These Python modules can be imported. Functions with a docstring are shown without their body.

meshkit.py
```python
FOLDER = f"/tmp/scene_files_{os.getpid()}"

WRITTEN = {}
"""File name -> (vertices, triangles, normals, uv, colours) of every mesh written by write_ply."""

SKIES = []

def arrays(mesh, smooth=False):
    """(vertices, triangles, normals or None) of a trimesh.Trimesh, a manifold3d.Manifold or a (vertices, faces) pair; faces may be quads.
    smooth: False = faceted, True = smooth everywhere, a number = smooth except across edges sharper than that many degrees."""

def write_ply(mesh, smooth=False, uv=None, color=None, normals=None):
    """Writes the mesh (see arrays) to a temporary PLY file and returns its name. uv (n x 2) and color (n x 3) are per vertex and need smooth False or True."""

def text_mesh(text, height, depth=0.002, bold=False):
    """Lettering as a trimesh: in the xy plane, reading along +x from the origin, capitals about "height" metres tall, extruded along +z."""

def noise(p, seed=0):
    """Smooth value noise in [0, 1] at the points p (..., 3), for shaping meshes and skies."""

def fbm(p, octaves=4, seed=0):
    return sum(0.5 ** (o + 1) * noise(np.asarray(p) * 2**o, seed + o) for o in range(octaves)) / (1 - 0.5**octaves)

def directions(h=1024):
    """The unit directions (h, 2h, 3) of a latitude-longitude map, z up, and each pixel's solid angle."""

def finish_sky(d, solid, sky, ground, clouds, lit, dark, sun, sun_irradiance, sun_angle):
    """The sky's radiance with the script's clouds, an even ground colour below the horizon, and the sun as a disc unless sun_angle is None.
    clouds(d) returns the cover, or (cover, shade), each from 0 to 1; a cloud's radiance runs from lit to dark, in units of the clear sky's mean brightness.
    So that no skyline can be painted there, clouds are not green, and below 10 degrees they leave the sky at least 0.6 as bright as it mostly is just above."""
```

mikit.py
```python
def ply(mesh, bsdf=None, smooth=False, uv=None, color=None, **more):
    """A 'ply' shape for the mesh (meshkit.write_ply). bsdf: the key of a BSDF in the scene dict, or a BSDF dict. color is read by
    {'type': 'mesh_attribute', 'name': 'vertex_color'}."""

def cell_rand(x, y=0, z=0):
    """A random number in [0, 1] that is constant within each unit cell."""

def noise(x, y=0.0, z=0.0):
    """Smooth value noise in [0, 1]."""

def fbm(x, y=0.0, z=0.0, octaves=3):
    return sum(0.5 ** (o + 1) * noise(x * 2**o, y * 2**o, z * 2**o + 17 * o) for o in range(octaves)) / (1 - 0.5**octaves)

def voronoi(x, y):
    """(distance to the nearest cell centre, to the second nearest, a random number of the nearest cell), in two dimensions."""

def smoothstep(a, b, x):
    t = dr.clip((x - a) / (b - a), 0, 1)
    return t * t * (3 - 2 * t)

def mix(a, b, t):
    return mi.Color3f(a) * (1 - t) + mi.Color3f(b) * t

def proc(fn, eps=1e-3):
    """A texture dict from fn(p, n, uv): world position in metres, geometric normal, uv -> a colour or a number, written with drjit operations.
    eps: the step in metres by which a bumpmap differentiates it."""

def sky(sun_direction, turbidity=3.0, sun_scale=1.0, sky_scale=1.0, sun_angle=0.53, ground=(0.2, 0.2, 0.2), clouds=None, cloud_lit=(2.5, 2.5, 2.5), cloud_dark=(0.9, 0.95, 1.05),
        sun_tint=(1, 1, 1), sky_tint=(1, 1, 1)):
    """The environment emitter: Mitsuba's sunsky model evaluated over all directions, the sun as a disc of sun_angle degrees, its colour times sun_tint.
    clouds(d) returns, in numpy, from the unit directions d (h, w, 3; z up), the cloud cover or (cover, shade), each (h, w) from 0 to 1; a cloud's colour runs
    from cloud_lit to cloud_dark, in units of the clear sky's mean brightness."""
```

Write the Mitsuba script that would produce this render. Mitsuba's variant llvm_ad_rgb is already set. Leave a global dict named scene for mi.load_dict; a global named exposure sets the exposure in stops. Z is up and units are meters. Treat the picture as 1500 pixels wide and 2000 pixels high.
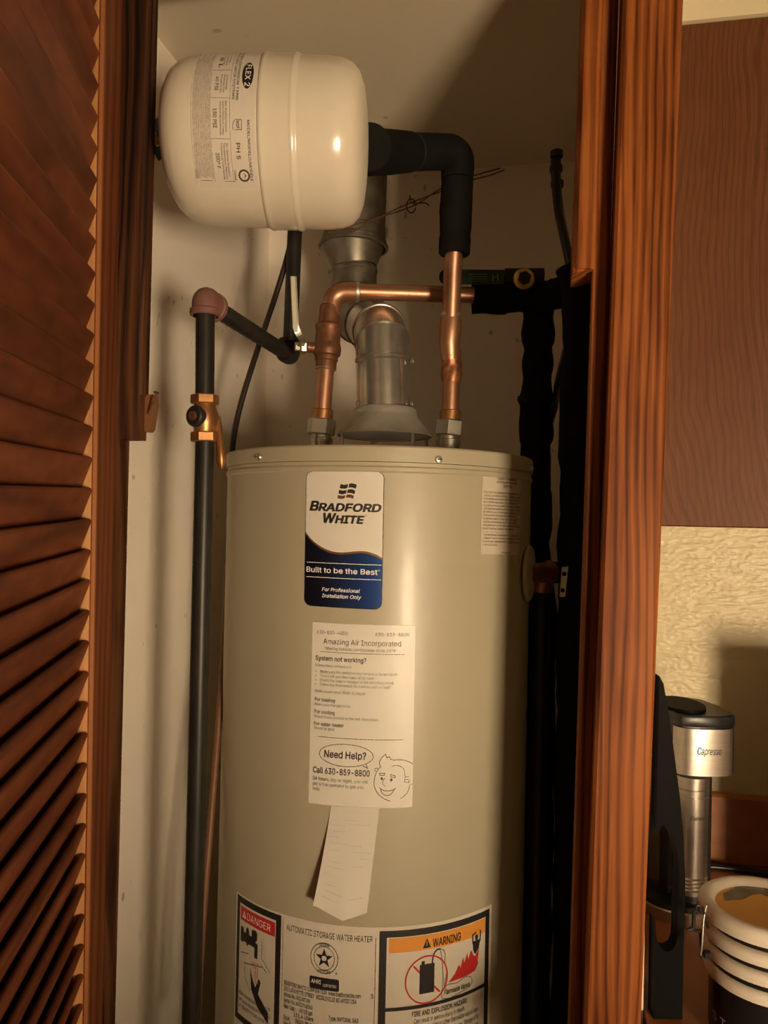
import math, random
import numpy as np, trimesh, manifold3d as m3, drjit as dr, mitsuba as mi
import shapely
from shapely.geometry import Polygon, LineString, Point
from shapely import affinity
import mikit, meshkit
from mikit import noise, fbm, smoothstep, mix, proc

random.seed(7)
rng = np.random.default_rng(7)
scene, labels = {'type': 'scene'}, {}

# ------------------------------------------------------------------ camera (room axes: x right, y into the closet, z up)
F, CZ = 1500.0, 1.40
YAW, PITCH, ROLL = math.radians(11.3), math.radians(-0.64), math.radians(1.2)
CAM = np.array([0.0, 0.0, CZ])
fwd = np.array([-math.sin(YAW) * math.cos(PITCH), math.cos(YAW) * math.cos(PITCH), -math.sin(PITCH)])
right0 = np.array([math.cos(YAW), math.sin(YAW), 0.0])
up0 = np.cross(right0, fwd)
rgt = math.cos(ROLL) * right0 + math.sin(ROLL) * up0
upv = math.cos(ROLL) * up0 - math.sin(ROLL) * right0
T = mi.ScalarTransform4f
scene['camera'] = {'type': 'perspective', 'fov': 2 * math.degrees(math.atan(750 / F)), 'fov_axis': 'x', 'near_clip': 0.02, 'far_clip': 50.0,
                   'to_world': T().look_at(origin=CAM.tolist(), target=(CAM + fwd).tolist(), up=upv.tolist())}
exposure = 0.1
LAMP = dict(xr=0.76, d=-1.00, z=1.07, power=90.0, color=(1.0, 0.75, 0.475))     # tall paper column lamp standing behind the camera
CEIL = dict(power=0.7, color=(1.0, 0.76, 0.49))                                  # flush kitchen ceiling lamp

def ray(px, py):
    return fwd + (px - 750) / F * rgt + (1000 - py) / F * upv
def P(px, py, D):
    return CAM + ray(px, py) * D
def Py(px, py, y0):
    d = ray(px, py); return CAM + d * (y0 / d[1])
def Pz(px, py, z0):
    d = ray(px, py); return CAM + d * ((z0 - CZ) / d[2])
def Px(px, py, x0):
    d = ray(px, py); return CAM + d * (x0 / d[0])
def plan(xr, D, z=0.0):
    return np.array([xr * math.cos(YAW) - D * math.sin(YAW), xr * math.sin(YAW) + D * math.cos(YAW), z])

# ------------------------------------------------------------------ scene helpers
def numbered(key):
    if key not in scene and key not in labels: return key
    n = 1
    while f'{key}_{n:03d}' in scene or f'{key}_{n:03d}' in labels: n += 1
    return f'{key}_{n:03d}'
def thing(name, label, cat, group=None):
    k = numbered(name); labels[k] = {'label': label, 'category': cat}
    if group: labels[k]['group'] = group
    return k
def obj(name, mesh, bsdf, parent=None, label=None, cat=None, kind=None, smooth=35, group=None, **more):
    k = numbered(name if parent is None else parent + '__' + name)
    scene[k] = mikit.ply(mesh, bsdf, smooth, **more)
    if label or cat or kind:
        d = labels.setdefault(k, {})
        if label: d['label'] = label
        if cat: d['category'] = cat
        if kind: d['kind'] = kind
        if group: d['group'] = group
    return k

# ------------------------------------------------------------------ mesh helpers
def cat(*ms): return trimesh.util.concatenate([m for m in ms if m is not None])
def tm(v, f): return trimesh.Trimesh(np.asarray(v, float), np.asarray(f), process=False)
def box8(c):      # 8 corners: bottom 4 then top 4
    return trimesh.convex.convex_hull(np.asarray(c, float))
def hull(pts): return trimesh.convex.convex_hull(np.asarray(pts, float))
def rbox(lo, hi, c=0.002):
    lo, hi = np.array(lo, float), np.array(hi, float); pts = []
    for sx in (0, 1):
        for sy in (0, 1):
            for sz in (0, 1):
                p = np.where([sx, sy, sz], hi, lo); s = np.where([sx, sy, sz], -1, 1)
                for k in range(3):
                    q = p + s * c; q[k] = p[k]; pts.append(q)
    return hull(pts)
def frame(d, ref=None):
    d = np.asarray(d, float); d = d / np.linalg.norm(d)
    r = np.array([0, 0, 1.0]) if ref is None else np.asarray(ref, float)
    if abs(d @ r) > 0.97: r = np.array([0, 1.0, 0])
    a = np.cross(r, d); a /= np.linalg.norm(a); b = np.cross(d, a)
    return a, b, d
def tube(points, r, sides=24, caps=True, ref=None):
    p = np.asarray(points, float); n = len(p)
    r = np.broadcast_to(np.asarray(r, float), (n,))
    seg = np.diff(p, axis=0); seg /= np.linalg.norm(seg, axis=1, keepdims=True) + 1e-12
    t = np.vstack([seg[:1], seg[:-1] + seg[1:], seg[-1:]]); t /= np.linalg.norm(t, axis=1, keepdims=True) + 1e-12
    a, b, _ = frame(t[0], ref); ang = np.arange(sides) * 2 * np.pi / sides; V = []
    for i in range(n):
        a = a - t[i] * (a @ t[i]); a /= np.linalg.norm(a); b = np.cross(t[i], a)
        k = 1.0
        if 0 < i < n - 1:
            c = max(seg[i - 1] @ t[i], 0.5); dm = seg[i - 1] - seg[i]
            L = np.linalg.norm(dm)
            ringd = np.cos(ang)[:, None] * a + np.sin(ang)[:, None] * b
            if L > 1e-6:
                m = dm / L; m = m - t[i] * (m @ t[i]); m /= np.linalg.norm(m) + 1e-12
                ringd = ringd + (ringd @ m)[:, None] * m * (1 / c - 1)
        else:
            ringd = np.cos(ang)[:, None] * a + np.sin(ang)[:, None] * b
        V.append(p[i] + r[i] * ringd)
    V = np.vstack(V); i, j = np.meshgrid(np.arange(n - 1), np.arange(sides), indexing='ij')
    q = np.stack([i * sides + j, i * sides + (j + 1) % sides, (i + 1) * sides + (j + 1) % sides, (i + 1) * sides + j], -1).reshape(-1, 4)
    f = np.vstack([q[:, [0, 1, 2]], q[:, [0, 2, 3]]])
    if caps:
        V = np.vstack([V, p[:1], p[-1:]]); j = np.arange(sides); c0, c1 = len(V) - 2, len(V) - 1
        f = np.vstack([f, np.stack([(j + 1) % sides, j, j * 0 + c0], 1), np.stack([(n - 1) * sides + j, (n - 1) * sides + (j + 1) % sides, j * 0 + c1], 1)])
    return tm(V, f)
def lathe(profile, origin, axis=(0, 0, 1), sides=48, ref=None, a0=0.0):
    """profile: (radius, height) pairs along the axis from the origin."""
    a, b, d = frame(axis, ref); o = np.asarray(origin, float)
    ang = a0 + np.arange(sides) * 2 * np.pi / sides; pr = np.asarray(profile, float); n = len(pr)
    V = np.vstack([o + d * h + max(r, 1e-6) * (np.cos(ang)[:, None] * a + np.sin(ang)[:, None] * b) for r, h in pr])
    i, j = np.meshgrid(np.arange(n - 1), np.arange(sides), indexing='ij')
    q = np.stack([i * sides + j, i * sides + (j + 1) % sides, (i + 1) * sides + (j + 1) % sides, (i + 1) * sides + j], -1).reshape(-1, 4)
    return tm(V, np.vstack([q[:, [0, 1, 2]], q[:, [0, 2, 3]]]))
def hexnut(r, h, o, axis, sides=6, a0=0.0, c=0.12):
    return lathe([(0, 0), (r * (1 - c), 0), (r, h * .12), (r, h * .88), (r * (1 - c), h), (0, h)], o, axis, sides, a0=a0)
def bend(pts, rad, n=10):
    """polyline with rounded corners"""
    p = [np.asarray(q, float) for q in pts]; rad = np.broadcast_to(rad, (len(p),)); out = [p[0]]
    for i in range(1, len(p) - 1):
        u, v = p[i - 1] - p[i], p[i + 1] - p[i]; lu, lv = np.linalg.norm(u), np.linalg.norm(v)
        u, v = u / lu, v / lv; k = min(rad[i], lu * .49, lv * .49)
        for s in np.linspace(0, 1, n):
            A, B = p[i] + u * k, p[i] + v * k
            out.append((1 - s) ** 2 * A + 2 * s * (1 - s) * p[i] + s * s * B)
    out.append(p[-1]); return np.array(out)
def curve(pts, n=60):
    from scipy.interpolate import CubicSpline
    p = np.asarray(pts, float); t = np.r_[0, np.cumsum(np.linalg.norm(np.diff(p, axis=0), axis=1))]
    return CubicSpline(t, p)(np.linspace(0, t[-1], n))
def grid(fn, nu, nv):
    u, v = np.meshgrid(np.linspace(0, 1, nu), np.linspace(0, 1, nv), indexing='ij')
    V = np.array([fn(a, b) for a, b in zip(u.ravel(), v.ravel())]); i, j = np.meshgrid(np.arange(nu - 1), np.arange(nv - 1), indexing='ij')
    q = np.stack([i * nv + j, (i + 1) * nv + j, (i + 1) * nv + j + 1, i * nv + j + 1], -1).reshape(-1, 4)
    return tm(V, np.vstack([q[:, [0, 1, 2]], q[:, [0, 2, 3]]]))

# ---- flat print: shapes in label units (x right, y down), put on a surface by a map
_T = {}
def txt(s, x, y, h, w=None, bold=False, italic=0.0, anchor='l', maxw=None):
    """cap height h, baseline at y; w squeezes the line to a width"""
    if not s.strip(): return None
    if (s, bold) not in _T:
        m = meshkit.text_mesh(s, 1.0, 0.01, bold); k = m.face_normals[:, 2] > 0.5
        v, f = np.array(m.vertices), np.array(m.faces)[k]; used, inv = np.unique(f, return_inverse=True)
        _T[(s, bold)] = (v[used][:, :2], inv.reshape(-1, 3))
    v, f = _T[(s, bold)]; v = v.copy(); x0, x1 = v[:, 0].min(), v[:, 0].max()
    v[:, 0] += italic * v[:, 1]
    sx = h if w is None else w / (x1 - x0)
    if maxw is not None: sx = min(sx, maxw / (x1 - x0))
    wid = (x1 - x0) * sx; off = {'l': 0, 'c': wid / 2, 'r': wid}[anchor]
    return np.c_[(v[:, 0] - x0) * sx + x - off, y - v[:, 1] * h], f
def fat(m, d):
    """heavier lettering: the same glyphs set several times a hair apart"""
    return join2([(m[0] + np.array([a, b]) * d, m[1]) for a, b in ((0, 0), (1, 0), (-1, 0), (0, .7), (0, -.7), (.7, .5), (-.7, -.5))])
def poly(g, cell=None):
    """a shapely polygon (or several) as a flat mesh, cut into cells so that it can follow a curved surface"""
    out = []; gs = list(getattr(g, 'geoms', [g]))
    for p in gs:
        if p.is_empty or p.area < 1e-12: continue
        bits = [p]
        if cell:
            x0, y0, x1, y1 = p.bounds; bits = []
            for a in np.arange(x0, x1, cell):
                q = p.intersection(shapely.box(a, y0 - 1, min(a + cell, x1), y1 + 1)); bits += [z for z in getattr(q, 'geoms', [q]) if z.geom_type == 'Polygon' and z.area > 1e-12]
        for b in bits:
            try: v, f = trimesh.creation.triangulate_polygon(b, engine='earcut')
            except Exception: continue
            out.append((np.asarray(v), np.asarray(f)))
    return join2(out)
def join2(ms):
    V, Fc, n = [], [], 0
    for m in ms:
        if m is None or len(m[0]) == 0: continue
        V.append(m[0]); Fc.append(m[1] + n); n += len(m[0])
    return np.vstack(V), np.vstack(Fc)
def rect(x0, y0, x1, y1, r=0):
    b = shapely.box(x0, y0, x1, y1); return b.buffer(-r).buffer(r) if r else b
def cells(x0, x1, y0, y1, nx, ny):
    m = grid(lambda a, b: (x0 + a * (x1 - x0), y0 + b * (y1 - y0), 0), nx, ny); return np.array(m.vertices)[:, :2], np.array(m.faces)
def stroke(pts, w, closed=False):
    pts = list(pts) + ([pts[0]] if closed else []); return LineString(pts).buffer(w / 2)
def ell(x, y, a, b, n=24): return affinity.scale(Point(x, y).buffer(1, quad_segs=n // 4), a, b)
def lift(m2, fn, off):
    """fn(x, y, off) -> world points, vectorised"""
    return tm(fn(m2[0][:, 0], m2[0][:, 1], off), m2[1])

# ------------------------------------------------------------------ materials
def mat(name, c, rough=0.5, metal=0.0, spec=0.5, coat=0.0, bump=None, bs=1.0, **kw):
    d = {'type': 'principled', 'base_color': c if isinstance(c, dict) else {'type': 'rgb', 'value': list(c)}, 'roughness': rough, 'metallic': metal, 'specular': spec}
    if coat: d['clearcoat'] = coat; d['clearcoat_gloss'] = 0.9
    d.update(kw)
    if bump is not None: d = {'type': 'bumpmap', 'arbitrary': bump, 'scale': bs, 'bsdf': d}
    scene[name] = {'type': 'twosided', 'bsdf': d}
    return name
def C3(a): return mi.Color3f(*a)

def wood(dark, mid, light, sx, sy, sz, k=1.0, seed=0.0, ring=7.0):
    def fn(p, n, uv):
        x, y, z = p.x * sx + seed, p.y * sy + seed, p.z * sz + seed
        w = fbm(x * .35, y * .35, z * .35, 3)
        g = fbm(x + 1.6 * w, y + 1.6 * w, z, 4)
        r = 0.5 + 0.5 * dr.sin(ring * (w * 3.0 + 0.25 * x + 0.25 * y) )
        t = dr.clip(0.45 * g + 0.55 * r, 0, 1)
        fine = fbm(x * 5, y * 5, z * 1.3, 2)
        c = mix(dark, mid, smoothstep(0.10, 0.45, t)); c = c * (1 - smoothstep(0.45, 0.85, t)) + C3(light) * smoothstep(0.45, 0.85, t)
        return c * (0.78 + 0.44 * fine) * k
    return proc(fn)
def striped(dark, mid, light, period, warp=.35, blotch=.35, fine=260.0, seed=0.0, sharp=1.0):
    """vertical board: growth rings cut as stripes across, drifting slowly along z"""
    def fn(p, n, uv):
        u = (p.x + .8 * p.y) / period + seed
        w = fbm(u * .23, p.z * 1.7 + seed, 1.0, 3)
        w2 = fbm(u * .6 + 9, p.z * 6.0, seed + 4.0, 2)
        t = u + warp * 6 * (w - .5) + .5 * (w2 - .5)
        r = dr.sqrt(0.5 + 0.5 * dr.sin(6.2832 * t) + 1e-4)
        r2 = 0.5 + 0.5 * dr.sin(6.2832 * t * 2.37 + 1.0)
        f = noise((p.x + .8 * p.y) * fine * 4, p.z * 26, seed)
        b = fbm(u * .25 + 3, p.z * 5.5, 2.0 + seed, 3)
        v = dr.clip(.68 * r + .14 * r2 + .30 * (f - .5) + blotch * (b - .5) * 1.6, 0, 1)
        c = mix(dark, mid, smoothstep(0.0, .5, v)); k = smoothstep(.45, 1.0, v)
        return c * (1 - k) + C3(light) * k
    return proc(fn)
mat('m_post', striped((.085, .020, .005), (.205, .056, .013), (.345, .108, .026), .0105, warp=.34, blotch=.7, fine=160), 0.45, spec=0.22)
mat('m_jamb_dark', striped((.014, .005, .003), (.050, .018, .008), (.12, .046, .018), .016, warp=.9, blotch=.6, seed=3.3), 0.6, spec=0.2)
mat('m_stile', striped((.10, .028, .011), (.15, .045, .017), (.20, .064, .025), .013, blotch=.4, seed=5.0), 0.5, spec=0.2)
mat('m_door', wood((.075, .018, .007), (.125, .033, .012), (.165, .047, .017), 10, 10, 60, seed=8.0, ring=3), 0.5, spec=0.22)
mat('m_raw', wood((.28, .12, .042), (.42, .19, .068), (.50, .25, .09), 60, 60, 8, seed=2.0, ring=4), 0.6)
def cabinet_col(p, n, uv):
    x, z = p.x, p.z
    w = fbm(x * 6, z * 2.6, 0.3, 3); w2 = fbm(x * 30, z * 16, 4.0, 2)
    dx, dz = (x - .33) * 3.4, z - 1.72
    d = dr.sqrt(dx * dx + dz * dz) + .22 * (w - .5) + .030 * (w2 - .5) + .05 * (noise(x * 16, z * 7, 12.0) - .5)
    q = d * 46 + 2.6 * noise(d * 9, 1.0, 3.0)
    r = 0.5 + 0.5 * dr.sin(6.2832 * q)
    line = r * r * r * smoothstep(.25, .6, noise(x * 13, z * 6, 7.0))
    f = fbm(x * 420, z * 40, 1.0, 2)
    b = fbm(x * 8, z * 5, 5.0, 3)
    c = mix((.085, .029, .011), (.165, .060, .022), .55 * b + .45 * f)
    r3 = 0.5 + 0.5 * dr.sin(6.2832 * q * 2.9)
    return c * (1.08 - .22 * line - .12 * r3)
mat('m_cabinet', proc(cabinet_col), 0.5, spec=0.25)

def plaster(base, dirt, s):
    def fn(p, n, uv):
        a = fbm(p.x * 4, p.y * 4, p.z * 4, 3)
        sp = noise(p.x * 55 + 3, p.y * 55, p.z * 40); sp2 = noise(p.x * 9, p.y * 9, p.z * 9)
        sc = noise(p.x * 120 + p.z * 60, p.y * 120 - p.z * 40, p.z * 45)
        spot = smoothstep(0.885, 0.94, sp) * smoothstep(0.52, 0.62, sp2) * .7 + smoothstep(0.91, 0.95, sc) * smoothstep(0.55, 0.65, sp2) * .5
        return mix(base, dirt, dr.clip(spot, 0, .8)) * (0.92 + 0.12 * a)
    return proc(fn)
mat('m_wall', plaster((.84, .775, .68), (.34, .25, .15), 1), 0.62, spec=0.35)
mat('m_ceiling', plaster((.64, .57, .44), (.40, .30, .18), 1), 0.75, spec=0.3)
def brush(p, n, uv):
    return fbm(p.x * 45 + 3 * noise(p.x * 8, p.z * 10), p.y * 45, p.z * 260 + 6 * noise(p.x * 14, p.z * 8, 3.0), 3) * .0017 + .0010 * noise(p.x * 190, p.y * 150, p.z * 190)
mat('m_kitchen_wall', (.61, .53, .325), 0.42, bump=proc(brush, 1e-3), bs=1.0, spec=0.5)
mat('m_soffit', (.68, .60, .40), 0.6)
def counter_col(p, n, uv):
    return mix((.30, .105, .038), (.42, .165, .062), fbm(p.x * 30, p.y * 4, p.z * 60, 3))
mat('m_counter', proc(counter_col), 0.38)
def speckle(p, n, uv):
    v = noise(p.x * 1400, p.y * 1400, p.z * 1400); return mix((.485, .46, .375), (.53, .505, .415), v)
mat('m_heater', (.415, .375, .268), 0.42, spec=0.5, coat=0.35)
mat('m_tank', (.74, .68, .555), 0.19, spec=0.6, coat=0.5)
mat('m_paper', (.70, .675, .60), 0.40, spec=0.5)
mat('m_receipt', (.64, .61, .55), 0.7)
mat('m_label_tan', (.68, .63, .53), 0.35)
mat('m_tank_label', (.70, .64, .56), 0.35)
mat('m_side_label', (.58, .52, .41), 0.5)
mat('m_ink', (.02, .017, .017), 0.5)
mat('m_ink_brown', (.14, .095, .055), 0.6)
mat('m_ink_faint', (.50, .45, .38), 0.7)
mat('m_ink_grey', (.05, .042, .035), 0.6)
mat('m_navy', (.012, .028, .10), 0.25)
mat('m_red', (.55, .035, .035), 0.4)
mat('m_orange', (.78, .32, .06), 0.4)
mat('m_white', (.85, .83, .78), 0.4)
def copper_col(p, n, uv):
    a = fbm(p.x * 60, p.y * 60, p.z * 40, 3); b = noise(p.x * 22, p.y * 22, p.z * 18)
    return mix(mix((.42, .195, .11), (.64, .35, .22), a), (.26, .11, .065), smoothstep(.62, .85, b) * .7)
mat('m_copper', proc(copper_col), 0.40, metal=0.85, spec=0.6)
mat('m_copper_old', proc(lambda p, n, uv: mix((.16, .06, .03), (.55, .24, .11), fbm(p.x * 150, p.y * 150, p.z * 110, 3))), 0.45, metal=0.7)
mat('m_solder', (.62, .58, .50), 0.4, metal=0.9)
mat('m_brass', proc(lambda p, n, uv: mix((.28, .12, .045), (.60, .31, .13), fbm(p.x * 90, p.y * 90, p.z * 70, 3))), 0.38, metal=0.8)
mat('m_brass_bright', (.78, .58, .22), 0.25, metal=0.9)
mat('m_bronze', proc(lambda p, n, uv: mix((.13, .055, .030), (.29, .135, .075), fbm(p.x * 120, p.y * 120, p.z * 90, 3))), 0.45, metal=0.55)
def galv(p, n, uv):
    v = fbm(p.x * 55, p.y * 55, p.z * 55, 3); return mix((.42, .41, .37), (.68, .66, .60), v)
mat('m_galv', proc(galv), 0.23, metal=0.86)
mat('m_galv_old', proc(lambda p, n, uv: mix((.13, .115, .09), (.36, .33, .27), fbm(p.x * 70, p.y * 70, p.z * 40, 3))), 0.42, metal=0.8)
mat('m_splinter', (.19, .088, .040), 0.7, spec=0.2)
mat('m_galv_hood', proc(galv), 0.34, metal=0.6)
mat('m_bead', (.29, .105, .034), 0.5, spec=0.2)
mat('m_zinc', (.60, .58, .50), 0.34, metal=0.9)
mat('m_steel', proc(lambda p, n, uv: mix((.55, .50, .44), (.66, .61, .54), noise(p.x * 20, p.y * 20, p.z * 900))), 0.30, metal=0.95)
def black_iron(p, n, uv):
    return mix((.008, .008, .007), (.026, .024, .019), fbm(p.x * 110, p.y * 110, p.z * 30, 3))
mat('m_iron', proc(black_iron), 0.40, spec=0.35)
mat('m_foam', proc(lambda p, n, uv: mix((.006, .006, .0055), (.012, .0115, .010), fbm(p.x * 40, p.y * 40, p.z * 40, 3))), 0.85, spec=0.12)
mat('m_tape', (.012, .012, .012), 0.6)
mat('m_black', (.010, .010, .011), 0.35)
mat('m_black_matte', (.003, .003, .0032), 0.6, spec=.08)
mat('m_cable', (.022, .014, .010), 0.45)
mat('m_cable_brown', (.16, .07, .035), 0.5)
mat('m_red_iron', proc(lambda p, n, uv: mix((.15, .068, .058), (.22, .105, .088), fbm(p.x * 60, p.y * 60, p.z * 60, 3))), 0.5)
mat('m_dark_inside', (.02, .02, .02), 0.8)
mat('m_green', (.014, .045, .026), 0.45)
mat('m_green_print', (.16, .24, .11), 0.5)
mat('m_yellow', (.80, .58, .12), 0.4)
mat('m_blue', (.02, .06, .14), 0.4)
mat('m_rust', proc(lambda p, n, uv: mix((.07, .035, .02), (.20, .10, .05), fbm(p.x * 200, p.y * 200, p.z * 200, 3))), 0.7, metal=0.3)
mat('m_plastic_white', (.80, .72, .60), 0.32, coat=0.3)
mat('m_pail_orange', (.80, .42, .06), 0.35)
mat('m_floor', (.25, .14, .07), 0.4)
mat('m_room', (.17, .14, .09), 0.8)

# ------------------------------------------------------------------ lamps
lp = plan(LAMP['xr'], LAMP['d'], LAMP['z'])
lt = thing('floor_lamp', 'tall paper column floor lamp standing behind the camera', 'lamp')
scene[lt + '__shade'] = {**mikit.ply(lathe([(.14, -.21), (.14, .21)], lp, sides=40), 'm_white', True),
                         'emitter': {'type': 'area', 'radiance': {'type': 'rgb', 'value': [LAMP['power'] * c for c in LAMP['color']]}}}
obj('pole', lathe([(.012, .02), (.012, lp[2] - .20), (0, lp[2] - .20)], (lp[0], lp[1], 0)), 'm_iron', lt)
obj('base', lathe([(0, 0), (.13, 0), (.13, .015), (.02, .025), (0, .025)], (lp[0], lp[1], 0)), 'm_iron', lt)
ct = thing('ceiling_light', 'round frosted ceiling light over the kitchen floor', 'ceiling light')
scene[ct + '__diffuser'] = {**mikit.ply(lathe([(.14, 0), (.12, -.04), (.07, -.06), (0, -.065)], (0.35, -0.95, 2.44), sides=40), 'm_white', True),
                            'emitter': {'type': 'area', 'radiance': {'type': 'rgb', 'value': [CEIL['power'] * c for c in CEIL['color']]}}}
obj('rim', lathe([(.14, .0), (.15, -.005), (.15, .01), (.14, .01)], (0.35, -0.95, 2.44), sides=40), 'm_zinc', ct)

ki = thing('kitchen_cart', 'narrow brown kitchen cart standing behind the camera beside the column lamp', 'kitchen cart')
obj('body', rbox((.24, -.33, .08), (.57, -.09, .93), .004), 'm_cabinet', ki)
obj('top', rbox((.21, -.36, .931), (.60, -.06, .97), .006), 'm_counter', ki)
for x in (.27, .54):
    for y in (-.30, -.12): obj('leg', lathe([(0, 0), (.015, 0), (.015, .08), (0, .08)], (x, y, 0), (0, 0, 1), 14), 'm_iron', ki)

# ------------------------------------------------------------------ the setting
YB, XL, XR, ZC = 1.42, -0.523, 0.088, 2.057          # closet back, left, right inner faces, ceiling
YK, YO = 1.193, 0.775                                  # kitchen wall behind the counter, plane of the closet opening
def slab(name, lo, hi, m, **k): return obj(name, trimesh.creation.box(bounds=[lo, hi]), m, kind='structure', smooth=False, **k)
slab('floor', (-2.2, -3.2, -.05), (2.4, YB + .1, 0), 'm_floor')
slab('wall_left', (XL - .06, YO + .02, 0), (XL, YB + .06, ZC), 'm_wall')
slab('wall_back', (XL, YB, 0), (XR, YB + .06, ZC), 'm_wall')
slab('wall_right', (XR, YO + .03, 0), (.112, YB + .06, 2.44), 'm_wall')
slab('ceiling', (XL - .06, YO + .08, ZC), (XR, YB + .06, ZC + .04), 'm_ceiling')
slab('wall_front', (-2.2, YO + .005, 0), (XL - .06, YO + .08, 2.44), 'm_room')
slab('wall_header', (XL - .06, YO + .005, 2.03), (XR + .02, YO + .08, 2.44), 'm_room')
slab('wall_kitchen', (.112, YK, 0), (2.4, YK + .08, 2.44), 'm_kitchen_wall')
slab('wall_rear', (-2.2, -3.25, 0), (2.4, -3.2, 2.44), 'm_room')
slab('wall_side', (-2.25, -3.2, 0), (-2.2, YO, 2.44), 'm_room')
slab('wall_far', (2.4, -3.2, 0), (2.45, YK, 2.44), 'm_room')
slab('ceiling_001', (-2.2, -3.2, 2.44), (2.4, YK + .08, 2.48), 'm_room')

def prismY(px, y0, y1, c=0.0):
    """picture outline laid on the plane y = y0, given its depth to y1"""
    a = np.array([Py(x, y, y0) for x, y in px]); b = a.copy(); b[:, 1] = y1
    if c:
        m = a.mean(0); q = a.copy(); d = m - q; d[:, 1] = 0; d[:, 2] = 0
        q = q + np.sign(d) * c; a2 = a.copy(); a2[:, 1] += c
        return hull(np.vstack([q, a2, b]))
    return hull(np.vstack([a, b]))
# right post: casing face and jamb with the stop strip torn off below
tr = obj('trim_1', prismY([(1222, -120), (1340, -120), (1249, 2080), (1138, 2080)], .760, .80, .003), 'm_post', kind='structure',
         label='reddish wood door casing post right of the water heater closet')
def jline(y, off): return 1217 - (76 * y / 2000) + off
obj('jamb', prismY([(jline(-120, -38), -120), (jline(-120, -9), -120), (jline(2080, -6), 2080), (jline(2080, -26), 2080)], .787, .84, .004), 'm_post', tr)
obj('stop_strip', cat(prismY([(1141, -120), (1181, -120), (1161, 524), (1118, 524)], .780, .83, .004),
                      prismY([(1118, 522), (1148, 522), (1146, 528), (1118, 534)], .782, .83, .001)), 'm_post', tr, label='stop strip broken off at its lower end')
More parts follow.
